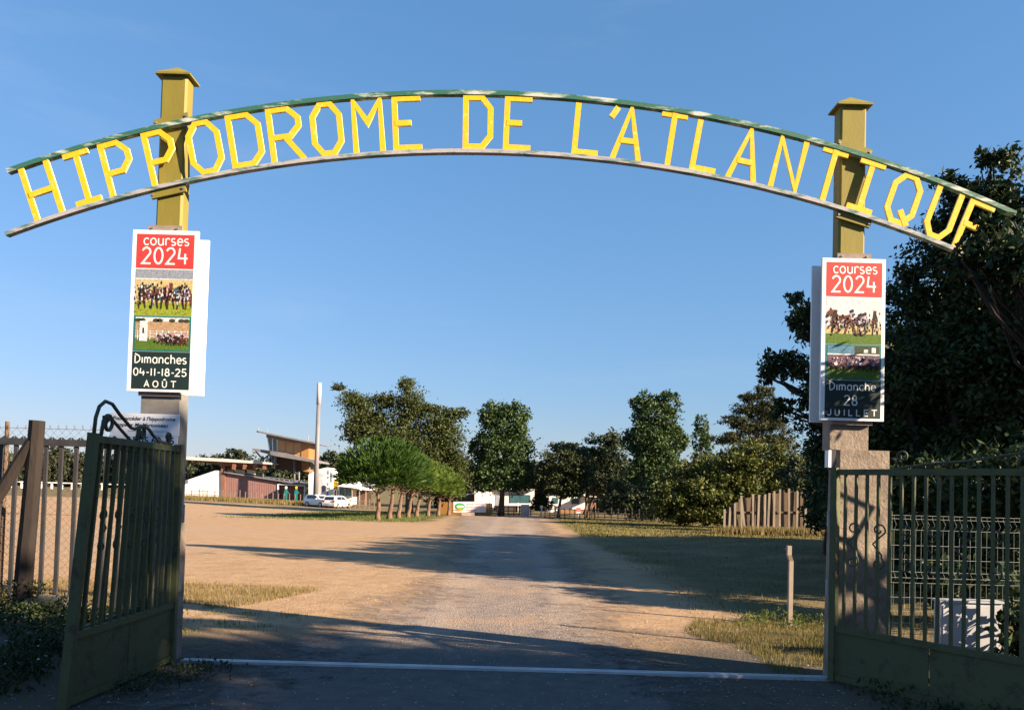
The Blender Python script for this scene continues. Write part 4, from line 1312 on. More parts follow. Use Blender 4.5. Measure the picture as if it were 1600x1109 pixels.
# further trees along the right verge
def verge(x, y, H, r, lb):
    tree('verge_tree', lb, None, (x, y), [(x, y, H - r * .9, r, r, r * .9), (x - r * .5, y - .3, H - r * 1.9, r * .95, r * .9, r * .8), (x + r * .6, y + .4, H - r * 1.7, r, r, r * .9), (x - .2, y, H - r * 2.8, r * 1.05, r, r * .8), (x - r * .4, y - r * .5, 1.4, r * .9, r * .9, 1.2)], L_DARK, 0.30, 0.15, 6.0, 0.2, 0.3, shell=0.2)
verge(11.3, 19.0, 7.4, 2.3, 'tall dark verge tree beyond the big gate tree')
verge(14.2, 23.2, 7.8, 2.4, 'dark verge tree next before the paling fence')
verge(17.2, 28.0, 6.4, 2.4, 'lower dark verge tree beside the paling fence')
verge(9.6, 16.4, 6.4, 2.0, 'dark verge tree close beyond the big gate tree')
verge(12.7, 21.0, 7.2, 2.2, 'dark verge tree midway along the right bank')
verge(15.7, 25.6, 7.2, 2.3, 'dark verge tree near the end of the right bank')
verge(13.8, 11.2, 8.6, 2.4, 'tall unseen verge tree added on the sunny side to shade the big gate tree')  # added out of view so that its shade darkens the right side

def ptree(name, label, Z, bpx, blobs, lm, L=0.34, Wd=0.2, dens=4.5, r0=0.22, cat='tree', group=None, **kw):
    x = PX(bpx, 790, Z)
    return tree(name, label, group, (x, Z), pblobs(blobs, Z), lm, L, Wd, dens, r0, cat=cat, **kw)

ptree('cypress_tree', 'wide ragged olive green conifer rising behind the round pines', 72, 640,
      [(555, 627, 30, 17), (530, 605, 13, 6), (575, 655, 38, 24), (560, 675, 30, 20), (640, 640, 30, 32), (636, 602, 14, 12), (600, 625, 18, 16), (690, 662, 36, 18), (715, 645, 20, 9), (620, 690, 60, 30), (690, 695, 40, 26), (705, 735, 30, 30), (640, 735, 60, 36), (670, 640, 24, 10)], L_OLIVE, 0.30, 0.13, 6.5, 0.35, sub=0.42, shell=0.25)
# row of umbrella pines
labs = ['round bright green umbrella pine leading the row at the dirt field', 'second umbrella pine of the row, trunk slightly inclined', 'third umbrella pine of the row beside the drive', 'fourth umbrella pine of the row beside the drive', 'fifth umbrella pine of the row beside the drive', 'sixth umbrella pine of the row beside the drive', 'small umbrella pine next to the orange wall', 'last umbrella pine of the row, touching the orange wall']
prow = [(590, 50, 594, 737, 60, 43), (608, 52.5, 624, 731, 34, 36), (622, 55, 638, 742, 30, 32), (637, 58, 652, 747, 27, 29), (650, 61, 664, 752, 25, 26), (668, 64, 680, 756, 24, 25), (684, 67, 694, 759, 21, 22), (700, 70, 706, 763, 16, 19)]
for i, (bpx, Z, cx, cy, rx, ry_) in enumerate(prow):
    cy += 3; ry_ += 3; c = P(cx, cy, Z); k = Z / FPX
    bl = [(c.x, c.y, c.z, rx * k, rx * k * .9, ry_ * k), (c.x - rx * k * .45, c.y - .3, c.z - ry_ * k * .25, rx * k * .6, rx * k * .6, ry_ * k * .6), (c.x + rx * k * .45, c.y, c.z - ry_ * k * .3, rx * k * .55, rx * k * .55, ry_ * k * .6)]
    bl[0] = (c.x, c.y, c.z, rx * k, rx * k * .9, ry_ * k * random.uniform(.95, 1.05))
    tree('umbrella_pine', labs[i], 'row of umbrella pines beside the drive', (PX(bpx, 805, Z), Z), bl, L_PINE if i < 3 else L_PINE2, 0.52, 0.075, 3.4, 0.19, 0.5, BARK_LT, style='pine', trunk_top=(c.x * .6 + PX(bpx, 805, Z) * .4, Z, c.z))
ptree('poplar_tree', 'broad dark poplar standing before the white buildings', 74, 783,
      [(786, 668, 38, 34), (772, 648, 26, 20), (802, 650, 26, 22), (783, 705, 47, 36), (808, 700, 24, 26), (760, 700, 26, 30), (785, 745, 50, 28), (755, 745, 22, 24), (815, 742, 20, 26)], L_POP, 0.27, 0.18, 6.0, 0.30, sub=0.27)
ptree('round_tree', 'rounded tree with forked trunk in front of low white cabin', 72, 873,
      [(882, 728, 42, 26), (858, 745, 28, 24), (908, 745, 26, 26), (880, 757, 42, 22), (895, 710, 26, 12)], L_ROUND, 0.26, 0.16, 5.5, 0.16)
xq, Zq = PX(918, 800, 76), 76
tree('cypress_tree', 'dark flat-topped cypress with pale leaning trunks', None, (xq, Zq), pblobs([(898, 702, 34, 9), (880, 696, 22, 6), (945, 688, 28, 14), (955, 706, 24, 30), (925, 715, 36, 18), (940, 745, 30, 28), (965, 750, 22, 30)], Zq), L_CYP, 0.34, 0.17, 4.5, 0.2, 0.5, BARK_LT, trunk_top=P(936, 745, Zq), extra_trunks=((P(912, 803, Zq), P(926, 757, Zq), 0.14), (P(920, 803, Zq), P(946, 748, Zq), 0.12)))
ptree('poplar_tree', 'tall upright poplar next to the big sunlit bush', 70, 1022,
      [(1026, 650, 38, 30), (1008, 628, 22, 18), (1044, 630, 20, 20), (1022, 690, 44, 36), (1045, 690, 26, 34), (1000, 690, 24, 32), (1018, 735, 46, 36), (1008, 775, 40, 26), (1066, 692, 11, 14)], L_POP, 0.27, 0.18, 6.0, 0.30, sub=0.27)
ptree('poplar_tree', 'slim small poplar between tall poplar and layered conifer', 92, 1097, [(1097, 663, 12, 18), (1094, 685, 16, 18), (1104, 690, 12, 16), (1098, 715, 18, 20)], L_POP, 0.34, 0.22, 4.0, 0.16)
ptree('conifer_tree', 'layered olive conifer rising over the sunlit bush', 62, 1190,
      [(1192, 612, 18, 12), (1170, 622, 20, 9), (1206, 632, 22, 12), (1165, 640, 24, 10), (1190, 645, 24, 14), (1148, 658, 26, 10), (1208, 660, 24, 15), (1175, 668, 30, 14), (1140, 684, 28, 12), (1190, 692, 40, 18), (1225, 690, 22, 20)], L_CON, 0.32, 0.09, 5.5, 0.22, sub=0.30, shell=0.3)
ptree('sunlit_bush', 'large sunlit yellow green bush behind the paling fence', 52, 1140,
      [(1140, 728, 48, 30), (1190, 712, 44, 24), (1228, 735, 32, 30), (1092, 748, 42, 32), (1055, 772, 38, 34), (1125, 775, 60, 34), (1190, 765, 60, 36), (1030, 795, 26, 24), (1100, 803, 48, 20), (1240, 780, 34, 40), (1150, 806, 44, 18), (1060, 806, 32, 16)], L_BUSH, 0.24, 0.14, 6.0, 0.14, cat='bush', sub=0.26, shell=0.4)
ptree('hedge_shrub', 'low dark hedge under the tall upright poplar', 66, 1000, [(962, 778, 26, 26), (995, 782, 32, 30), (1035, 788, 34, 28), (1075, 795, 34, 24), (1110, 800, 34, 20)], L_CYP, 0.26, 0.14, 6.0, 0.06, cat='shrub', trunk_top=None)
ptree('hedge_shrub', 'dark hedge between paling fence and big gate tree', 44, 1280, [(1255, 745, 34, 50), (1285, 760, 34, 60), (1310, 740, 30, 70), (1275, 810, 30, 24)], L_CYP, 0.22, 0.12, 6.0, 0.06, cat='shrub')
ptree('hedge_shrub', 'tall dark shrub beside the right pillar, before the paling fence end', 21, 1290, [(1290, 730, 30, 40), (1282, 785, 28, 34), (1308, 770, 28, 50), (1275, 815, 20, 16)], L_DARK, 0.16, 0.08, 6.0, 0.05, cat='shrub')
ptree('clipped_shrub', 'small clipped ball shrub before the white cabin', 74, 845, [(846, 783, 15, 9), (838, 788, 12, 9), (855, 789, 12, 8)], L_ROUND, 0.16, 0.10, 5.0, 0.06, cat='shrub')

# ------------------------------------------------------------------ shade trees behind the viewer (they cast the foreground shade)
row = [(-7.5, 13.5, 2.5), (-4.2, 13.5, 2.4), (-1.0, 13.2, 2.3), (1.6, 12.8, 2.1), (3.7, 10.9, 2.1), (5.75, 5.7, 2.0)]   # offset across the light, reach of the shadow, crown radius
slab = ['first shade tree of the row outside the gateway', 'second shade tree of the row outside the gateway', 'third shade tree of the row outside the gateway', 'fourth shade tree of the row outside the gateway', 'fifth shade tree of the row outside the gateway', 'last shade tree of the row, nearest the gateway']
sa, ca = math.sin(R(SUN_AZ)), math.cos(R(SUN_AZ))
for (c, E_, rr), lb in zip(row, slab):
    s_ = -16
    H = (E_ - s_) * math.tan(R(SUN_EL)) + 0.45
    x, y = ca * c + sa * -s_, sa * c + ca * s_
    bl = [(x, y, H - rr * .95, rr, rr, rr), (x + .3, y, H - rr * 2.2, rr * 1.1, rr * 1.1, rr * 1.1), (x - .2, y, H - rr * 3.4, rr * 1.05, rr, rr * 1.0)]
    bl = [b for b in bl if b[2] > 1.2]
    tree('shade_tree', lb, 'row of shade trees outside the gateway', (x, y), bl, L_DARK, 0.42, 0.26, 8.0, 0.2, 0.25, shell=0.1)
# ------------------------------------------------------------------ far woodland
def woodland(name, label, segs, Z, lm, dens=4.0, L=0.7):
    bl = []
    for px, top, w in segs:
        z = Z + random.uniform(-6, 6)
        zt = PZ(px, top, z); k = z / FPX
        g0 = gz(PX(px, top, z), z)
        h = zt - g0
        x = PX(px, top, z)
        bl.append((x, z, zt - h * .35, w * k, w * k * .7, h * .36))
        bl.append((x + random.uniform(-.4, .4) * w * k, z - 1, g0 + h * .35, w * k * 1.1, w * k * .7, h * .42))
    C, D = crown_points(bl, L * L * .28, dens, 0.28, 0.4)
    C[:, 2] = np.maximum(C[:, 2], -1.4)
    o = fastmesh(name, leaves(C, D, L, L * .55), 4, lm)
    return tag(o, label, 'woodland', None, 'stuff')
segs = [(px, 706 + 10 * math.sin(px * .05) + random.uniform(-6, 7), random.uniform(16, 26)) for px in range(-260, 285, 16)]
woodland('distant_woodland', 'distant dark pine wood along the far side of the field', segs, 190, L_FAR, 7.0, 1.0)
segs = [(px, t, 20) for px, t in ((290, 716), (306, 714), (325, 711), (345, 712), (368, 706), (392, 714), (415, 716), (440, 716), (470, 716), (505, 712), (525, 712), (545, 716))]
woodland('distant_woodland', 'dark pines massed behind the grandstand', segs, 150, L_FAR, 6.5, 0.8)
segs = [(px, 716 + random.uniform(-9, 9), 22) for px in range(690, 1300, 14)]
woodland('distant_woodland', 'dark wood closing the view behind the white cabins', segs, 118, L_FAR, 6.5, 0.7)
tree('stone_pine', 'flat-topped pine showing above the grandstand roof', None, (PX(371, 720, 140), 140), pblobs([(368, 706, 14, 6), (378, 710, 12, 6), (352, 713, 10, 5)], 140), L_FAR, 0.6, 0.35, 4, .2)
tree('stone_pine', 'dark round pine right of the tall steel mast', None, (PX(515, 740, 130), 130), pblobs([(514, 712, 13, 10), (526, 716, 14, 12), (505, 722, 12, 10), (520, 730, 18, 12), (540, 738, 22, 16)], 130), L_FAR, 0.6, 0.35, 4, .3)

# ------------------------------------------------------------------ grandstand
def px_prism(mb, pts, Z, depth, mi=0):
    q = [P(x, y, Z) for x, y in pts]
    mb.prism([(p.x, p.z) for p in q], lambda u, v, t: (u, t, v), Z, Z + depth, mi)
    return mb
BW = mat('render_white', (0.78, 0.77, 0.75), (0.68, 0.67, 0.66), 0.8, 0.8)
BROWN = mat('brown_cladding', (0.27, 0.145, 0.135), (0.22, 0.118, 0.110), 1.5, 0.7)
BEAM = mat('red_brown_beam', (0.231, 0.105, 0.067), (0.189, 0.084, 0.056), 2, 0.7)
ORANGE = mat('orange_panel', (0.420, 0.245, 0.119), (0.364, 0.210, 0.098), 1, 0.6)
ORANGE2 = mat('burnt_orange_panel', (0.336, 0.161, 0.056), (0.294, 0.140, 0.049), 1, 0.6)
ROOFG = mat('grey_roof_sheet', (0.196, 0.182, 0.196), (0.140, 0.133, 0.140), 1, 0.5)
GLASS = glassmat('tinted_glass', (0.05, 0.13, 0.16))
DARK = mat('dark_opening', (0.02, 0.018, 0.018), None, 2, 0.8)
CREAMP = mat('cream_panel', (0.588, 0.504, 0.350), None, 1, 0.7)
MAST = mat('pale_mast', (0.2, 0.185, 0.195), (0.16, 0.15, 0.16), 0.6, 0.5)
Z0 = 105.0
gs = thing('grandstand', (PX(380, 780, Z0), Z0, gz(PX(380, 780, Z0), Z0)), 'brown and white grandstand with orange judges tower under sloping roofs', 'grandstand')
def gpart(nm, pts, Z, d, m, parent=gs):
    return px_prism(MB(), pts, Z, d).build(nm, m, parent)
w = gpart('white_gable', [(262, 760), (336, 735), (345, 735), (347, 784), (262, 784)], Z0, 9, BW)
gpart('gable_door', [(317, 760.5), (322.5, 760.5), (322.5, 776), (317, 776)], Z0 - 0.03, 0.02, mat('door_pale', (0.62, 0.62, 0.62)), w)
gpart('wall_lamp', [(288, 750.5), (293, 749), (294, 754), (289, 756)], Z0 - 0.2, 0.19, ROOFG, w)
gpart('corner_pier', [(345.2, 727), (351, 727), (351.5, 783), (345.2, 783)], Z0 - .15, 1.2, BEAM)
bw = gpart('brown_wall', [(351.2, 738), (433, 752), (431.5, 784), (351.6, 784)], Z0, 8, BROWN)
n = 22
for i in range(1, n):
    px = 351.5 + (431.5 - 351.5) * i / n
    yt = 738 + (752 - 738) * (px - 351.2) / (433 - 351.2)
    gpart('cladding_rib', [(px - .35, yt + .8), (px + .35, yt + .8), (px + .35, 784), (px - .35, 784)], Z0 - 0.018, 0.017, BROWN, bw)
gpart('wall_coping', [(350, 736.2), (478, 756.5), (478, 758.6), (350, 738.2)], Z0 - 0.4, 9, ROOFG)
gpart('stand_roof', [(262, 711.2), (368, 717.5), (424, 722.6), (424, 725.4), (368, 722.2), (262, 716.4)], Z0 - 1.0, 11, mat('white_roof_edge', (0.62, 0.58, 0.55), None, 1, 0.6))
gpart('roof_soffit', [(284, 717.8), (368, 722.4), (412, 725.4), (405, 728), (352, 727.5)], Z0 - 0.2, 9, BEAM)
for px in (366, 383, 399, 414):
    gpart('rafter', [(px - 3, 724), (px + 2.5, 724.3), (px + 2.5, 727), (px - 1, 733), (px - 4, 733)], Z0 - 0.8, 0.5, BEAM)
for a, b in ((353, 365), (369, 382), (386, 399)):
    gpart('clerestory_panel', [(a, 733.5), (b, 735), (b, 741.5), (a, 738.4)], Z0 + 0.6, 0.2, CREAMP)
    gpart('clerestory_infill', [(a, 727.8), (b, 728), (b, 734.8), (a, 733.3)], Z0 + 0.8, 0.2, BEAM)
gpart('shelter_recess', [(436, 757), (473, 760), (473, 784), (435, 784)], Z0 + 0.8, 0.3, BEAM)
for a in (433.2, 475):
    gpart('shelter_post', [(a, 755), (a + 1.6, 755.2), (a + 1.2, 784), (a - .4, 784)], Z0 - .1, 0.3, BW)
gpart('shelter_lintel', [(434.9, 755), (475, 757.7), (475, 759.6), (434.9, 757)], Z0 - .12, 0.3, BW)
# judges' tower
gpart('tower_front', [(433.5, 686.5), (470.5, 693), (470.5, 717), (434, 708)], Z0 + 1, 4.5, ORANGE)
for px in (446, 458):
    gpart('panel_joint', [(px, 690), (px + .5, 690), (px + .5, 713), (px, 712)], Z0 + 0.96, 0.03, ORANGE2)
gpart('panel_joint', [(434.5, 704), (470, 710), (470, 710.5), (434.5, 704.5)], Z0 + 0.955, 0.03, ORANGE2)
gpart('tower_side', [(470.7, 692), (482.5, 694), (482, 719), (470.7, 717)], Z0 + 0.9, 4.6, ORANGE2)
gpart('tower_window', [(417.5, 681), (433.2, 684), (433.4, 708), (421, 705)], Z0 + 1.1, 3, GLASS)
for pts in ([(416.6, 680), (418.2, 680), (421.8, 705), (420.4, 705)], [(425, 682), (426.2, 682), (426.8, 706), (425.6, 706)], [(432.4, 684), (433.4, 684), (433.4, 707.5), (432.6, 707.5)]):
    gpart('window_mullion', pts, Z0 + 0.98, 0.1, BW)
gpart('tower_fascia', [(416, 678.2), (484, 692.0), (484, 694.5), (416, 683)], Z0 + 0.8, 5, ROOFG)
gpart('tower_roof', [(401, 672.6), (490, 690.6), (493, 693), (490, 693), (401, 675)], Z0 - 0.6, 8, ROOFG)
gpart('balcony_roof', [(394, 700.5), (398, 700.5), (440, 706.5), (492, 719.5), (493.5, 722.6), (470, 719), (432, 712.5), (394, 703)], Z0 - 1.5, 8, ROOFG)
gpart('lower_recess', [(432.5, 713), (471, 719.6), (471, 737), (432.5, 733)], Z0 + 2.5, 3, mat('recess_brown', (0.10, 0.065, 0.05)))
gpart('lower_window', [(420.5, 709.5), (432.2, 712), (432.2, 733), (421, 731)], Z0 + 2.2, 2, GLASS)
for px in (424.5, 428.5):
    gpart('window_mullion', [(px, 710.5), (px + .7, 710.5), (px + .7, 732), (px, 731.5)], Z0 + 2.1, 0.08, BW)
gpart('lower_side', [(471.2, 720), (481.5, 722), (481, 737), (471.2, 736)], Z0 + 1.5, 3, ORANGE2)
for px, a, b, ww in ((458.3, 717, 754, 3.2), (409.5, 716, 744, 3.0), (466, 737, 757, 2.4), (482.5, 722, 757, 2.2)):
    t = MB(); t.tube([P(px + ww / 2, b + 3, Z0 + .6), P(px + ww / 2, a - 2, Z0 + .6)], ww / 2 * Z0 / FPX, 10); t.build('column', MAST, gs, smooth=True)
for x2, y2 in ((399, 704), (421, 709.5)):
    t = MB(); t.tube([P(411, 718, Z0 + .6), P(x2, y2, Z0 + .6)], 0.11, 8); t.build('column_branch', ROOFG, gs)
for y in (745, 748.5):
    t = MB(); t.tube([P(414, y, Z0 + .3), P(466, y + 5.5, Z0 + .3)], 0.05, 6); t.build('deck_rail', STEEL, gs)
for px in (420, 428, 436, 444, 452):
    t = MB(); t.tube([P(px, 745.6 + (px - 414) * .105, Z0 + .3), P(px, 753 + (px - 414) * .07, Z0 + .3)], 0.04, 6); t.build('deck_post', STEEL, gs)
for px, a, b in ((404, 667, 673.5), (418, 669.5, 676.5), (482, 680, 689.5)):
    t = MB(); t.tube([P(px, b, Z0 + 1), P(px, a, Z0 + 1)], 0.05, 6); t.build('antenna', STEEL, gs)

Zm = 100
ms = thing('steel_mast', (PX(493, 780, Zm), Zm, gz(PX(493, 780, Zm), Zm)), 'tall pale steel mast standing against the judges tower', 'mast')
a_, b_, c_ = P(491.5, 784, Zm), P(495.2, 632, Zm), P(497, 598, Zm)
xm_ = a_.x
t = MB(); t.tube([(xm_ + .1, Zm, a_.z - .3), (xm_ + .1, Zm, b_.z)], [0.33, 0.25], 14); t.build('lower_tube', MAST, ms, smooth=True)
t = MB(); t.tube([(xm_ + .1, Zm, b_.z), (xm_ + .1, Zm, c_.z)], [0.30, 0.29], 14); t.build('upper_tube', mat('mast_top', (0.420, 0.385, 0.399)), ms, smooth=True)

# ------------------------------------------------------------------ white clubhouse
Zc = 102.0
ch = thing('white_clubhouse', (PX(515, 785, Zc), Zc, gz(PX(515, 785, Zc), Zc)), 'white clubhouse with grey mural and yellow sign beside the mast', 'building')
def cpart(nm, pts, d0, dep, m, parent=None):
    return px_prism(MB(), pts, Zc + d0, dep).build(nm, m, parent or ch)
mw = cpart('gable_wall', [(482, 741), (497, 733), (511, 730), (519, 731), (519.5, 788), (482, 788)], 0, 7, BW)
MUR = mat('mural_grey', (0.36, 0.34, 0.36), (0.50, 0.48, 0.50), 2, 0.8)
cpart('mural', [(496, 737), (508, 742), (504, 746), (496, 747)], -0.03, 0.02, MUR, mw)
cpart('mural', [(494, 747.5), (503, 748), (508, 763), (500, 771), (493, 774), (492, 768)], -0.04, 0.02, MUR, mw)
cpart('mural', [(502, 760), (508, 757), (507.5, 767), (503, 769)], -0.06, 0.02, mat('mural_slate', (0.22, 0.22, 0.27)), mw)
for x0_, y0_, x1_, y1_ in ((511, 735, 514, 741), (511, 744, 514, 747), (511, 754, 513.5, 758), (511.5, 761, 516, 765), (510.5, 767, 513, 777)):
    cpart('mural_mark', [(x0_, y0_), (x1_, y0_), (x1_, y1_), (x0_, y1_)], -0.03, 0.02, mat('mural_slate', (0.22, 0.22, 0.27)), mw)
cpart('window', [(516.3, 738), (518.6, 738), (518.6, 753), (516.3, 753)], -0.03, 0.02, mat('green_shutter', (0.12, 0.22, 0.20)), mw)
wg = cpart('wing_wall', [(519.7, 749), (551, 752), (551, 788), (519.7, 788)], 0.5, 6, BW)
for x0_, x1_ in ((530.5, 538), (539.5, 548.5)):
    cpart('window', [(x0_, 760), (x1_, 761.5), (x1_, 774), (x0_, 774)], 0.42, 0.07, GLASS, wg)
cpart('door', [(523.5, 765), (527.5, 765.3), (527.5, 784), (523.5, 784)], 0.42, 0.07, mat('door_brown', (0.12, 0.08, 0.06)), wg)
cpart('porch_roof', [(529, 757.6), (551, 760), (572, 763.8), (572, 765.6), (551, 762), (529, 759.6)], -1.2, 6, BW)
for px in (549.5, 561, 571):
    cpart('porch_post', [(px, 763), (px + 1.1, 763), (px + 1.1, 790), (px, 790)], -1.0, 0.15, mat('porch_post_wood', (0.42, 0.28, 0.22)))
cpart('porch_back', [(552, 765), (580, 767), (580, 788), (552, 788)], 3, 0.3, mat('recess_brown', (0.10, 0.065, 0.05)))
ys = MB(); px_prism(ys, [(520.8, 750.3), (527.4, 750.6), (527.2, 764.2), (520.6, 764)], Zc - 0.8, 0.08)
sg = thing('yellow_sign', (PX(524, 780, Zc - .8), Zc - .8, gz(PX(524, 780, Zc - .8), Zc - .8)), 'upright yellow sign board beside the clubhouse wall', 'sign')
ys.build('sign_board', mat('sign_yellow', (0.588, 0.378, 0.017)), sg)
m = MB(); px_prism(m, [(522, 754), (526, 754.2), (526, 755.5), (522, 755.4)], Zc - .83, .02); px_prism(m, [(522.5, 758), (525.5, 758.2), (525.5, 759.4), (522.5, 759.2)], Zc - .83, .02); m.build('sign_marks', mat('sign_brown', (0.30, 0.18, 0.02)), sg)
for px in (521.6, 526.2):
    a_ = P(px, 764, Zc - .76); m = MB(); m.bx(a_.x - .05, a_.x + .05, Zc - .79, Zc - .72, gz(a_.x, Zc) - .1, a_.z + .4); m.build('leg', STEEL, sg)

# ------------------------------------------------------------------ parked cars
CARW = mat('white_car_paint', (0.78, 0.79, 0.80), (0.74, 0.75, 0.76), 1, 0.25, spec=0.6)
CGLASS = glassmat('car_glass', (0.02, 0.025, 0.03))
TYRE = mat('tyre_rubber', (0.02, 0.02, 0.02))
RIM = mat('alloy_rim', (0.45, 0.46, 0.47), metal=0.6, rough=0.35)
TAIL = mat('tail_light_red', (0.45, 0.02, 0.02), rough=0.3)
HEAD = mat('head_light_clear', (0.65, 0.67, 0.70), rough=0.1)
def car(x, y, heading, label):
    r = thing('parked_car', (x, y, gz(x, y)), label, 'car', 'white cars parked by the clubhouse')
    side = [(-1.95, .30), (-1.98, .62), (-1.90, .92), (-1.62, 1.38), (-1.45, 1.46), (-.10, 1.48), (.35, 1.36), (.98, .98), (1.75, .86), (1.98, .66), (2.0, .32), (1.65, .24), (-1.6, .24)]
    hw = .86
    m = MB()
    def sect(u, v):
        return hw - (0.17 * max(0, (v - .9) / .55) if v > .9 else 0.0) - (0.05 if v < .4 else 0)
    n = len(side)
    vs = [(u, sg_ * sect(u, v), v) for sg_ in (-1, 1) for u, v in side]
    m.add(vs, [list(range(n)), list(range(n, 2 * n))[::-1]] + [[i, n + i, n + (i + 1) % n, (i + 1) % n] for i in range(n)])
    def put(mb, nm, mt, par=r):
        me_o = mb.build(nm, mt, None, origin=(0, 0, 0)); me_o.parent = par
        return me_o
    body = put(m, 'body', CARW)
    def win(nm, pts, s_):
        mb = MB(); q = [(u, s_ * (sect(u, v) + 0.006), v) for u, v in pts] + [(u, s_ * (sect(u, v) - 0.02), v) for u, v in pts]
        k = len(pts); mb.add(q, [list(range(k)), list(range(k, 2 * k))[::-1]] + [[i, k + i, k + (i + 1) % k, (i + 1) % k] for i in range(k)]); put(mb, nm, CGLASS)
    for s_ in (-1, 1):
        win('side_window', [(-1.35, 1.0), (-1.42, 1.28), (-1.2, 1.37), (-.48, 1.39), (-.48, 1.0)], s_)
        win('side_window', [(-.40, 1.0), (-.40, 1.39), (-.12, 1.38), (.26, 1.28), (.66, 1.02)], s_)
        mb = MB(); mb.box((.55, s_ * .93, 1.02), (.16, .16, .12)); put(mb, 'wing_mirror', CARW)
        mb = MB(); mb.box((-1.955, s_ * .66, .84), (.07, .22, .22)); put(mb, 'tail_light', TAIL)
        mb = MB(); mb.box((1.93, s_ * .62, .70), (.10, .30, .14)); put(mb, 'head_light', HEAD)
        for u in (-1.25, 1.25):
            mb = MB(); mb.tube([(u, s_ * .66, .32), (u, s_ * .875, .32)], .32, 16); wh = put(mb, 'wheel', TYRE)
            mb = MB(); mb.tube([(u, s_ * .86, .32), (u, s_ * .885, .32)], .20, 12); put(mb, 'rim', RIM, wh)
    mb = MB(); mb.add([(-1.885, -.62, .98), (-1.885, .62, .98), (-1.665, .56, 1.35), (-1.665, -.56, 1.35)], [(0, 1, 2, 3)]); put(mb, 'rear_window', CGLASS)
    mb = MB(); mb.add([(.93, -.64, 1.02), (.93, .64, 1.02), (.40, .58, 1.345), (.40, -.58, 1.345)], [(0, 1, 2, 3)]); put(mb, 'windscreen', CGLASS)
    mb = MB(); mb.box((-1.995, 0, .55), (.02, .5, .11)); put(mb, 'number_plate', BW)
    r.rotation_euler = (0, 0, R(heading))
    return r
Zk = 92
car(PX(499, 785, Zk), Zk, -38, 'white hatchback parked nose outward before the grey mural')
car(PX(530, 787, Zk), Zk - 1, 72, 'white hatchback seen from behind, below the yellow sign')

# ------------------------------------------------------------------ painted jockey cut-outs
TEALP = mat('cutout_teal', (0.014, 0.182, 0.182)); YELP = mat('cutout_yellow', (0.630, 0.448, 0.028))
for px, capm, lb in ((447, BW, 'teal cut-out figure board with white cap at the brown shelter'), (463, YELP, 'teal cut-out figure board with yellow cap at the brown shelter')):
    Zj = 98
    r = thing('figure_board', (PX(px, 785, Zj), Zj, gz(PX(px, 785, Zj), Zj)), lb, 'figure board')
    body = [(px - 2.6, 766), (px - 1, 764.2), (px + 1.2, 764.2), (px + 2.4, 767), (px + 4.6, 770), (px + 4, 771), (px + 1.9, 769.5), (px + 1.7, 775), (px + 1.2, 785), (px - .6, 785), (px - 1.4, 775), (px - 3.6, 772), (px - 2.9, 769)]
    px_prism(MB(), body, Zj, 0.06).build('board', TEALP, r)
    px_prism(MB(), [(px + 1.9 * math.cos(k * .5236), 761.6 + 2.4 * math.sin(k * .5236)) for k in range(12)][::-1], Zj, 0.06).build('cap', capm, r)
    a_ = P(px, 786, Zj); m = MB(); m.bx(a_.x - .06, a_.x + .06, Zj + .061, Zj + .14, gz(a_.x, Zj) - .2, a_.z + .8); m.build('stake', BEAM, r)

# ------------------------------------------------------------------ field fences
FW = mat('weathered_fence_wood', (0.24, 0.18, 0.13), (0.16, 0.12, 0.09), 4, 0.9)
def railfence(label, px0, px1, Z0_, Z1_, n, h, rails, m, name='rail_fence', rw=0.05, group=None):
    a, b = Vector((PX(px0, 780, Z0_), Z0_)), Vector((PX(px1, 780, Z1_), Z1_))
    c = (a + b) / 2
    r = thing(name, (c.x, c.y, gz(c.x, c.y)), label, 'fence', group)
    pts = []
    me = None
    for i in range(n):
        q = a.lerp(b, i / (n - 1))
        z = gz(q.x, q.y)
        hh = h * random.uniform(.92, 1.15)
        if me is None:
            mb = MB(); mb.box((0, 0, .5), (rw * 1.8, rw * 1.8, 1)); o = mb.build('post', m, r); me = o.data
            for v, cc in zip(me.vertices, mb.v): v.co = cc
            o.location = Vector((q.x, q.y, z - .1)) - r.location; o.scale = (1, 1, hh + .1)
        else:
            inst('post', me, r, (q.x, q.y, z - .1), (0, 0, 0), (1, 1, hh + .1))
        pts.append((q, z))
    for f in rails:
        mb = MB()
        for (q0, z0), (q1, z1) in zip(pts[:-1], pts[1:]):
            mb.bar((q0.x, q0.y - rw * 1.0, z0 + h * f), (q1.x, q1.y - rw * 1.0, z1 + h * f), rw * .7, rw * 1.3)
        mb.build('rail', m, r)
    return r
railfence('brown post and rail fence before the white gable', 262, 360, 97, 97, 9, 1.15, (.55, .9), FW)
railfence('low brown stake fence along the brown cladding', 366, 478, 96, 96, 14, 1.25, (.4,), FW, rw=0.045)
railfence('brown rail fence right of the parked cars', 540, 585, 90, 90, 7, 1.1, (.45, .85), FW)
railfence('dark rail fence at the end of the drive, before the white cabin', 768, 830, 73, 73, 8, 1.0, (.5, .9), mat('dark_rail', (0.06, 0.045, 0.04)))
railfence('dark rail fence under the round tree', 852, 930, 71, 70, 11, 0.95, (.45, .88), mat('dark_rail', (0.06, 0.045, 0.04)))
railfence('dark rail fence beneath the tall poplar', 925, 1022, 64, 60, 10, 1.0, (.35, .62, .92), mat('dark_rail', (0.06, 0.045, 0.04)))
railfence('long white running rail of the far track', -330, 285, 150, 150, 40, 1.3, (.95,), BW, name='running_rail', rw=0.16)

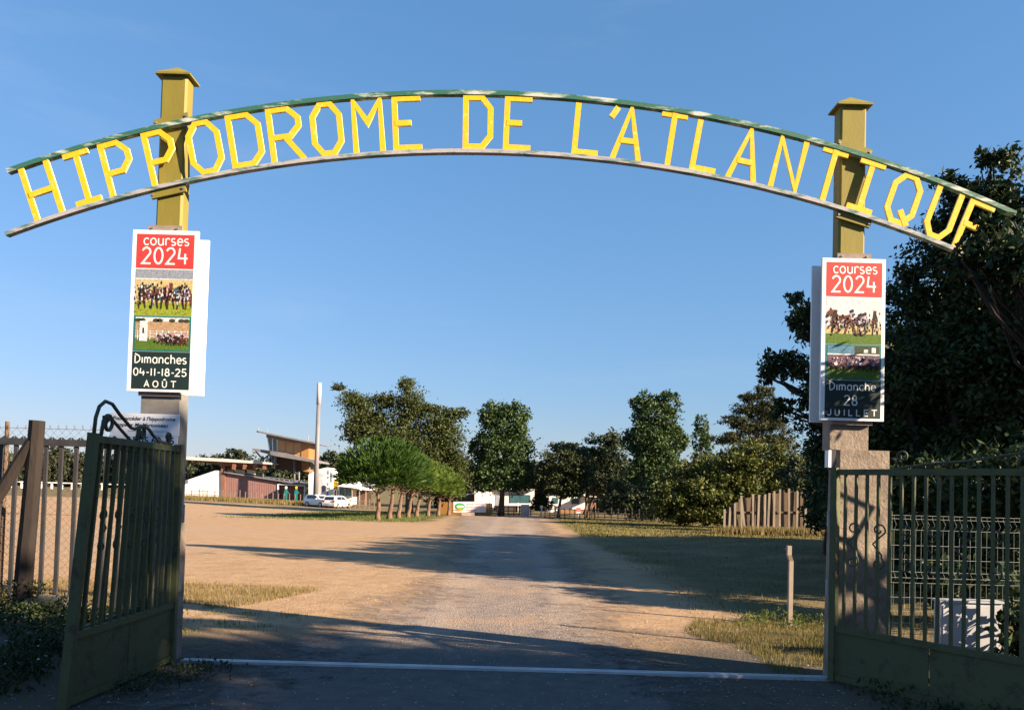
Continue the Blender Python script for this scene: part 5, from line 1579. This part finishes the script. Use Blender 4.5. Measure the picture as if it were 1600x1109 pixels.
# ------------------------------------------------------------------ orange wall, banner, cabins
Zo = 72.0
ow = thing('orange_wall', (PX(728, 805, Zo), Zo, gz(PX(728, 805, Zo), Zo)), 'low orange timber wall at the end of the drive', 'wall')
WALLO = mat('orange_timber', (0.266, 0.133, 0.035), (0.217, 0.109, 0.028), 1.2, 0.8)
x0, x1 = PX(684, 795, Zo), PX(769, 795, Zo)
zt_ = PZ(730, 785, Zo); zb_ = gz(x0, Zo)
nb = 30
me = None
for i in range(nb):
    w_ = (x1 - x0) / nb; x = x0 + w_ * (i + .5)
    if me is None:
        mb = MB(); mb.box((0, 0, .5), (w_ * .95, .06, 1)); o = mb.build('plank', WALLO, ow); me = o.data
        for v, cc in zip(me.vertices, mb.v): v.co = cc
        o.location = Vector((x, Zo, zb_ - .1)) - ow.location; o.scale = (1, 1, zt_ - zb_ + .1)
    else:
        inst('plank', me, ow, (x, Zo, zb_ - .1), (0, 0, 0), (1, 1, zt_ - zb_ + .1 + random.uniform(-.03, .03)))
mb = MB(); mb.bx(x0, x1, Zo + .031, Zo + .09, zb_ + .3, zb_ + .42); mb.build('rail', WALLO, ow)
bn = thing('banner', (PX(734, 800, Zo - .1), Zo - .1, PZ(734, 800, Zo - .1)), 'white banner with green and orange round logo on the orange wall', 'banner')
def bpart(nm, pts, d, m):
    return px_prism(MB(), pts, Zo - d, .012).build(nm, m, bn)
bpart('cloth', [(708.5, 783.5), (759, 783.5), (759, 800), (708.5, 800)], .06, mat('banner_white', (0.74, 0.74, 0.76)))
def pell(cx, cy, rx, ry, a0=0, a1=360, n=18):
    return [(cx + rx * math.cos(R(a0 + (a1 - a0) * k / n)), cy + ry * math.sin(R(a0 + (a1 - a0) * k / n))) for k in range(n + (0 if a1 - a0 == 360 else 1))]
bpart('logo_disc', pell(718.5, 791, 8, 5.6), .075, mat('logo_teal', (0.02, 0.30, 0.22)))
bpart('logo_disc', pell(719, 791.6, 6, 4.0), .09, mat('logo_green', (0.25, 0.42, 0.06)))
bpart('logo_band', [(713.5, 790), (724.5, 790), (724.5, 792.2), (713.5, 792.2)], .105, mat('banner_white', (0.74, 0.74, 0.76)))
bpart('logo_arc', pell(717.5, 794.8, 7.5, 2.6, 20, 160), .12, mat('logo_orange', (0.70, 0.28, 0.04)))
PINKI = mat('banner_pink', (0.62, 0.20, 0.22), (0.70, 0.42, 0.42), 3, 0.6)
for (a, b, y, h) in ((729, 741, 787, 1.6), (743, 757, 786.5, 1.2), (728, 739, 791, 2.2), (741, 750, 790.5, 1.6), (752, 757.5, 790.8, 1.4), (729, 745, 795.5, 1.4), (747, 757, 795.2, 1.0)):
    bpart('wording', [(a, y), (b, y), (b, y + h), (a, y + h)], .075, PINKI)
st = MB(); px_prism(st, [(721, 800.5), (741, 800.5), (741, 807), (721, 807)], Zo - 1.0, .7)
tag(st.build('stone_block', mat('pale_stone', (0.40, 0.30, 0.23), None, 2, .9, .4)), 'pale stone block lying under the banner', 'stone')

Zb = 84.0
def cabin(name, label, parts, group=None):
    cx = PX(parts[0][1][0][0], 795, Zb)
    r = thing(name, (cx, Zb, gz(cx, Zb)), label, 'building', group)
    for nm, pts, d, dep, m in parts:
        px_prism(MB(), pts, Zb + d, dep).build(nm, m, r)
    return r
TERR = mat('deck_timber', (0.30, 0.17, 0.09))
cabin('white_cabin', 'long white cabin with dark windows behind the broad poplar', [
    ('wall', [(741.5, 763), (769, 763.5), (769, 800), (741.5, 800)], 0, 6, BW),
    ('wall', [(769.2, 762), (835, 765), (835, 800), (769.2, 800)], 0.4, 6, BW),
    ('roof_edge', [(740, 761), (836, 764), (836, 765.4), (740, 762.4)], -0.3, 7, mat('white_roof_edge', (0.62, 0.58, 0.55))),
    ('window', [(797, 772), (811, 772.3), (811, 785), (797, 785)], 0.33, .06, GLASS),
    ('window', [(813, 772.4), (829, 773), (829, 785), (813, 785)], 0.33, .06, GLASS),
    ('door', [(775, 773), (780, 773), (780, 795), (775, 795)], 0.33, .06, mat('cabin_door_grey', (0.30, 0.32, 0.38))),
    ('awning', [(720, 773.2), (744, 769.2), (744, 770.6), (720, 774.8)], -1.5, 2, BW),
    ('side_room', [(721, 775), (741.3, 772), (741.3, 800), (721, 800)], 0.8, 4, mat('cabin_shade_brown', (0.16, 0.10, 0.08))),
    ('side_window', [(724, 777), (732, 776), (732, 785), (724, 785)], 0.74, .05, GLASS),
    ('deck', [(772, 790), (835, 790.5), (835, 800), (772, 800)], -1.6, 1.8, mat('deck_dark', (0.07, 0.055, 0.05))),
    ('awning_post', [(809, 785), (809.9, 785), (809.9, 800), (809, 800)], -1.7, .08, BW)])
cabin('white_cabin', 'low white cabin behind the tree with forked trunk', [
    ('wall', [(858, 770), (914, 772.5), (914, 800), (858, 800)], 0, 6, BW),
    ('roof_edge', [(857, 768.6), (915, 771.2), (915, 772.6), (857, 770)], -.3, 7, mat('white_roof_edge', (0.62, 0.58, 0.55))),
    ('window', [(864, 777), (872, 777.3), (872, 786), (864, 786)], -.07, .06, GLASS),
    ('window', [(893, 778), (905, 778.4), (905, 787), (893, 787)], -.07, .06, GLASS),
    ('deck', [(876, 795.5), (912, 796), (912, 803), (876, 803)], -1.2, 1, TERR),
    ('porch_post', [(917, 775), (918.5, 775), (918.5, 803), (917, 803)], -1.2, .12, TERR),
    ('porch_post', [(930, 777), (931.2, 777), (931.2, 803), (930, 803)], -1.2, .12, TERR),
    ('porch_roof', [(911, 774), (934, 775.5), (934, 777), (911, 775.4)], -1.3, 3, BW)])
Zs = 70
for px, yt, yb_, w_, m_, lb, nm in ((820.5, 788, 807, 13, mat('grey_board', (0.30, 0.29, 0.28)), 'grey notice board on posts at the end of the drive', 'notice_board'),
                             (904, 793, 802, 7, mat('sign_pink', (0.55, 0.16, 0.20)), 'small pinkish red sign on pale stake under the round tree', 'small_sign')):
    r = thing(nm, (PX(px, 805, Zs), Zs, gz(PX(px, 805, Zs), Zs)), lb, 'sign')
    px_prism(MB(), [(px - w_ / 2, yt), (px + w_ / 2, yt), (px + w_ / 2, yb_ - 2), (px - w_ / 2, yb_ - 2)], Zs - .08, .05).build('board', m_, r)
    if nm == 'small_sign':
        px_prism(MB(), [(px - 3.2, 799.2), (px + 3.2, 799.2), (px + 3.2, 802), (px - 3.2, 802)], Zs - .11, .03).build('white_plate', BW, r)
    for dx in ((-w_ * .35, w_ * .35) if nm == 'notice_board' else (0,)):
        a_ = P(px + dx, yb_ - 6, Zs); mb = MB(); mb.bx(a_.x - .05, a_.x + .05, Zs - .028, Zs + .05, gz(a_.x, Zs) - .1, a_.z); mb.build('leg', m_ if nm == 'notice_board' else BW, r)
for px, lb in ((846, 'pale stake before the clipped shrub'), (868, 'pale stake under the forked tree')):
    a_ = P(px, 800, 69); mb = MB(); mb.box((0, 0, 0), (.1, .1, 1.3)); mb.v = [(v[0] + a_.x, v[1] + 69, v[2] + gz(a_.x, 69) + .5) for v in mb.v]
    mb.bx(a_.x - .14, a_.x + .14, 68.93, 68.948, gz(a_.x, 69) + .9, gz(a_.x, 69) + 1.12)
    tag(mb.build('marker_stake', mat('stake_pale', (0.55, 0.50, 0.44))), lb, 'stake')

# ------------------------------------------------------------------ ground cover
def blades(name, label, n, sampler, h, w, m, cat='grass', bend=0.5):
    XY = sampler(n)
    n = len(XY)
    Z = G(XY[:, 0], XY[:, 1])
    C = np.c_[XY, Z]
    az = rng.uniform(0, 2 * np.pi, n)
    side = np.c_[np.cos(az), np.sin(az), np.zeros(n)]
    ln = np.c_[-np.sin(az), np.cos(az), np.zeros(n)] * rng.uniform(-1, 1, n)[:, None] * bend
    hh = (h * rng.uniform(.4, 1.3, n))[:, None]
    ww = (w * rng.uniform(.6, 1.3, n))[:, None]
    V = np.empty((n, 3, 3))
    V[:, 0] = C - side * ww; V[:, 1] = C + side * ww
    V[:, 2] = C + (ln + np.array([0, 0, 1])) * hh
    V[:, :2, 2] -= 0.01
    o = fastmesh(name, V.reshape(-1, 3), 3, m)
    return tag(o, label, cat, None, 'stuff')

def clumped(x0, x1, y0, y1, keep, nclump=60, sp=0.25):
    def f(n):
        cx = np.c_[rng.uniform(x0, x1, nclump), rng.uniform(y0, y1, nclump)]
        p = cx[rng.integers(0, nclump, n)] + rng.normal(size=(n, 2)) * sp
        u = np.c_[rng.uniform(x0, x1, n // 3), rng.uniform(y0, y1, n // 3)]
        p = np.vstack([p, u])
        return p[keep(p[:, 0], p[:, 1])]
    return f
GR_SUN = leafmat('grass_green_yellow', (0.10, 0.095, 0.022), (0.21, 0.17, 0.055), 0.3)
GR_DRY = leafmat('grass_dry', (0.25, 0.18, 0.075), (0.14, 0.115, 0.035), 0.3)
GR_GREEN = leafmat('grass_fresh', (0.06, 0.10, 0.02), (0.15, 0.16, 0.04), 0.3)
WEED = leafmat('weed_leaf', (0.020, 0.036, 0.012), (0.050, 0.066, 0.022), 0.25)
edge = lambda y: np.interp(y, [3, 7, 9, 12, 16, 30, 60, 78], [3.3, 2.5, 2.15, 2.6, 2.9, 3.1, 3.7, 4.0])
blades('verge_grass', 'sunlit yellow green grass at the foot of the marker post', 17000, clumped(1.9, 4.4, 6.95, 9.9, lambda x, y: (x > edge(y) - 0.35 * np.sin(y * 3) * 0.3) & ~((y < 7.3) & (x > 2.75)), 150, .16), 0.05, 0.004, GR_SUN)
blades('bank_grass', 'shaded grass bank on the right of the drive', 20000, clumped(2.2, 15, 9.6, 40, lambda x, y: x > edge(y) + .15 * np.sin(y * 2), 260, .40), 0.055, 0.009, GR_DRY)
blades('far_verge_grass', 'bright strip of grass towards the far fence', 20000, clumped(3, 18, 34, 66, lambda x, y: x > edge(y), 300, .7), 0.09, 0.026, GR_SUN)
blades('verge_grass', 'dry tufted grass patch beside the left post', 15000, clumped(-7.5, -3.0, 9.9, 12.4, lambda x, y: (x < -3.2 + (y - 11) * .3) & (y > 10.0 + .2 * np.sin(x * 4)), 160, .2), 0.05, 0.0045, GR_DRY)
blades('verge_grass', 'green tufts sprouting along the left gravel edge', 700, clumped(-4.6, -2.4, 8.0, 9.9, lambda x, y: x < -2.2, 14, .07), 0.05, 0.004, GR_GREEN)
blades('field_grass', 'thin grass beneath the umbrella pines', 15000, clumped(-17, -6, 47, 78, lambda x, y: x < -5.8, 300, .8), 0.10, 0.022, GR_GREEN)
blades('field_grass', 'dry tall weeds along the grandstand fences', 9000, clumped(-48, -22, 93, 99, lambda x, y: x < -20, 200, .8), 0.5, 0.04, GR_DRY)

blades('verge_grass', 'tall dry grass heaped against the paling fence', 5000, clumped(10.5, 16.5, 38.2, 39.7, lambda x, y: x > 10, 60, .35), 0.42, 0.03, GR_DRY)
def weedpatch(name, label, pts, n, h, lm=WEED, L=0.055, Wd=0.022, spread=0.14):
    pts = np.array(pts)
    pk = rng.integers(0, len(pts), n)
    st = pts[pk] + rng.normal(size=(n, 2)) * spread
    hs = rng.uniform(0, 1, n) ** 1.2 * h * rng.uniform(.5, 1.2, len(pts))[pk]
    C = np.c_[st, G(st[:, 0], st[:, 1]) + hs]
    D = unit(n); D[:, 2] = np.abs(D[:, 2]) + .3
    o = fastmesh(name, leaves(C, D, L, Wd), 4, lm)
    return tag(o, label, 'weeds', None, 'stuff')
weedpatch('weeds', 'dark tangled weeds on the bank left of the bent gate', [(random.uniform(-7, -3.6), random.uniform(4.2, 8.3)) for _ in range(120)], 26000, 0.20, spread=.13)
weedpatch('weeds', 'tall leafy weeds around the timber post', [(random.uniform(-7.2, -4.3), random.uniform(8.0, 8.7)) for _ in range(40)], 4500, 0.36, spread=.06)
weedpatch('weeds', 'green weeds sprouting at the foot of the left gate', [(-2.75, 6.3), (-2.7, 6.0), (-2.62, 6.45), (-2.5, 6.2), (-2.9, 5.9), (-2.55, 6.6), (-2.75, 5.7)], 700, 0.10, spread=.10, L=.045, Wd=.014)
weedpatch('weeds', 'dark weeds under the right gate leaf', [(random.uniform(3.0, 4.6), random.uniform(5.0, 6.4)) for _ in range(30)], 2600, 0.14, spread=.09)
weedpatch('weeds', 'leafy weeds around the marker post', [(random.uniform(2.9, 4.2), random.uniform(9.4, 10.3)) for _ in range(20)], 1000, 0.15, spread=.07, lm=GR_GREEN, L=.07, Wd=.012)
weedpatch('leafy_sprig', 'broad leaved plant beside the white cabinet', [(4.72, 7.1), (4.78, 7.2), (4.85, 7.15)], 600, 0.9, spread=.10, L=.11, Wd=.06, lm=L_DARK)
# little white flowers among the weeds
fl = np.array([(random.uniform(-6.2, -3.4), random.uniform(4.6, 7.6)) for _ in range(110)])
C = np.c_[fl, G(fl[:, 0], fl[:, 1]) + rng.uniform(.12, .24, len(fl))]
C = np.repeat(C, 5, 0); D = unit(len(C)); D[:, 2] = .35 * np.abs(D[:, 2])
tag(fastmesh('white_flowers', leaves(C + D * .008, D, .018, .010), 4, mat('petal_white', (0.75, 0.75, 0.72))), 'tiny white flowers dotted through the dark weeds', 'flowers', None, 'stuff')

# loose gravel
n = 3500
px_ = rng.uniform(-4.6, 3.2, n); py_ = 5.2 + 17 * rng.uniform(0, 1, n) ** 1.7
rs = rng.uniform(.003, .009, n) * (1 + .04 * py_)
oc = np.array([[1, 0, 0], [0, 1, 0], [-1, 0, 0], [0, -1, 0], [0, 0, .7], [0, 0, -.7]])
fc = np.array([[0, 1, 4], [1, 2, 4], [2, 3, 4], [3, 0, 4]])
B3 = oc[fc.ravel()]
V = (B3[None] * rs[:, None, None] * rng.uniform(.6, 1.3, (n, 1, 3)))
an = rng.uniform(0, 6.28, n); cs, sn = np.cos(an)[:, None], np.sin(an)[:, None]
V = np.stack([V[..., 0] * cs - V[..., 1] * sn, V[..., 0] * sn + V[..., 1] * cs, V[..., 2]], -1)
V += np.stack([px_, py_, G(px_, py_) + .010], -1)[:, None]
tag(fastmesh('loose_gravel', V.reshape(-1, 3), 3, leafmat('gravel_stone', (0.20, 0.17, 0.15), (0.36, 0.31, 0.27), 0.0, .9)), 'loose gravel scattered over the drive', 'gravel', None, 'stuff')
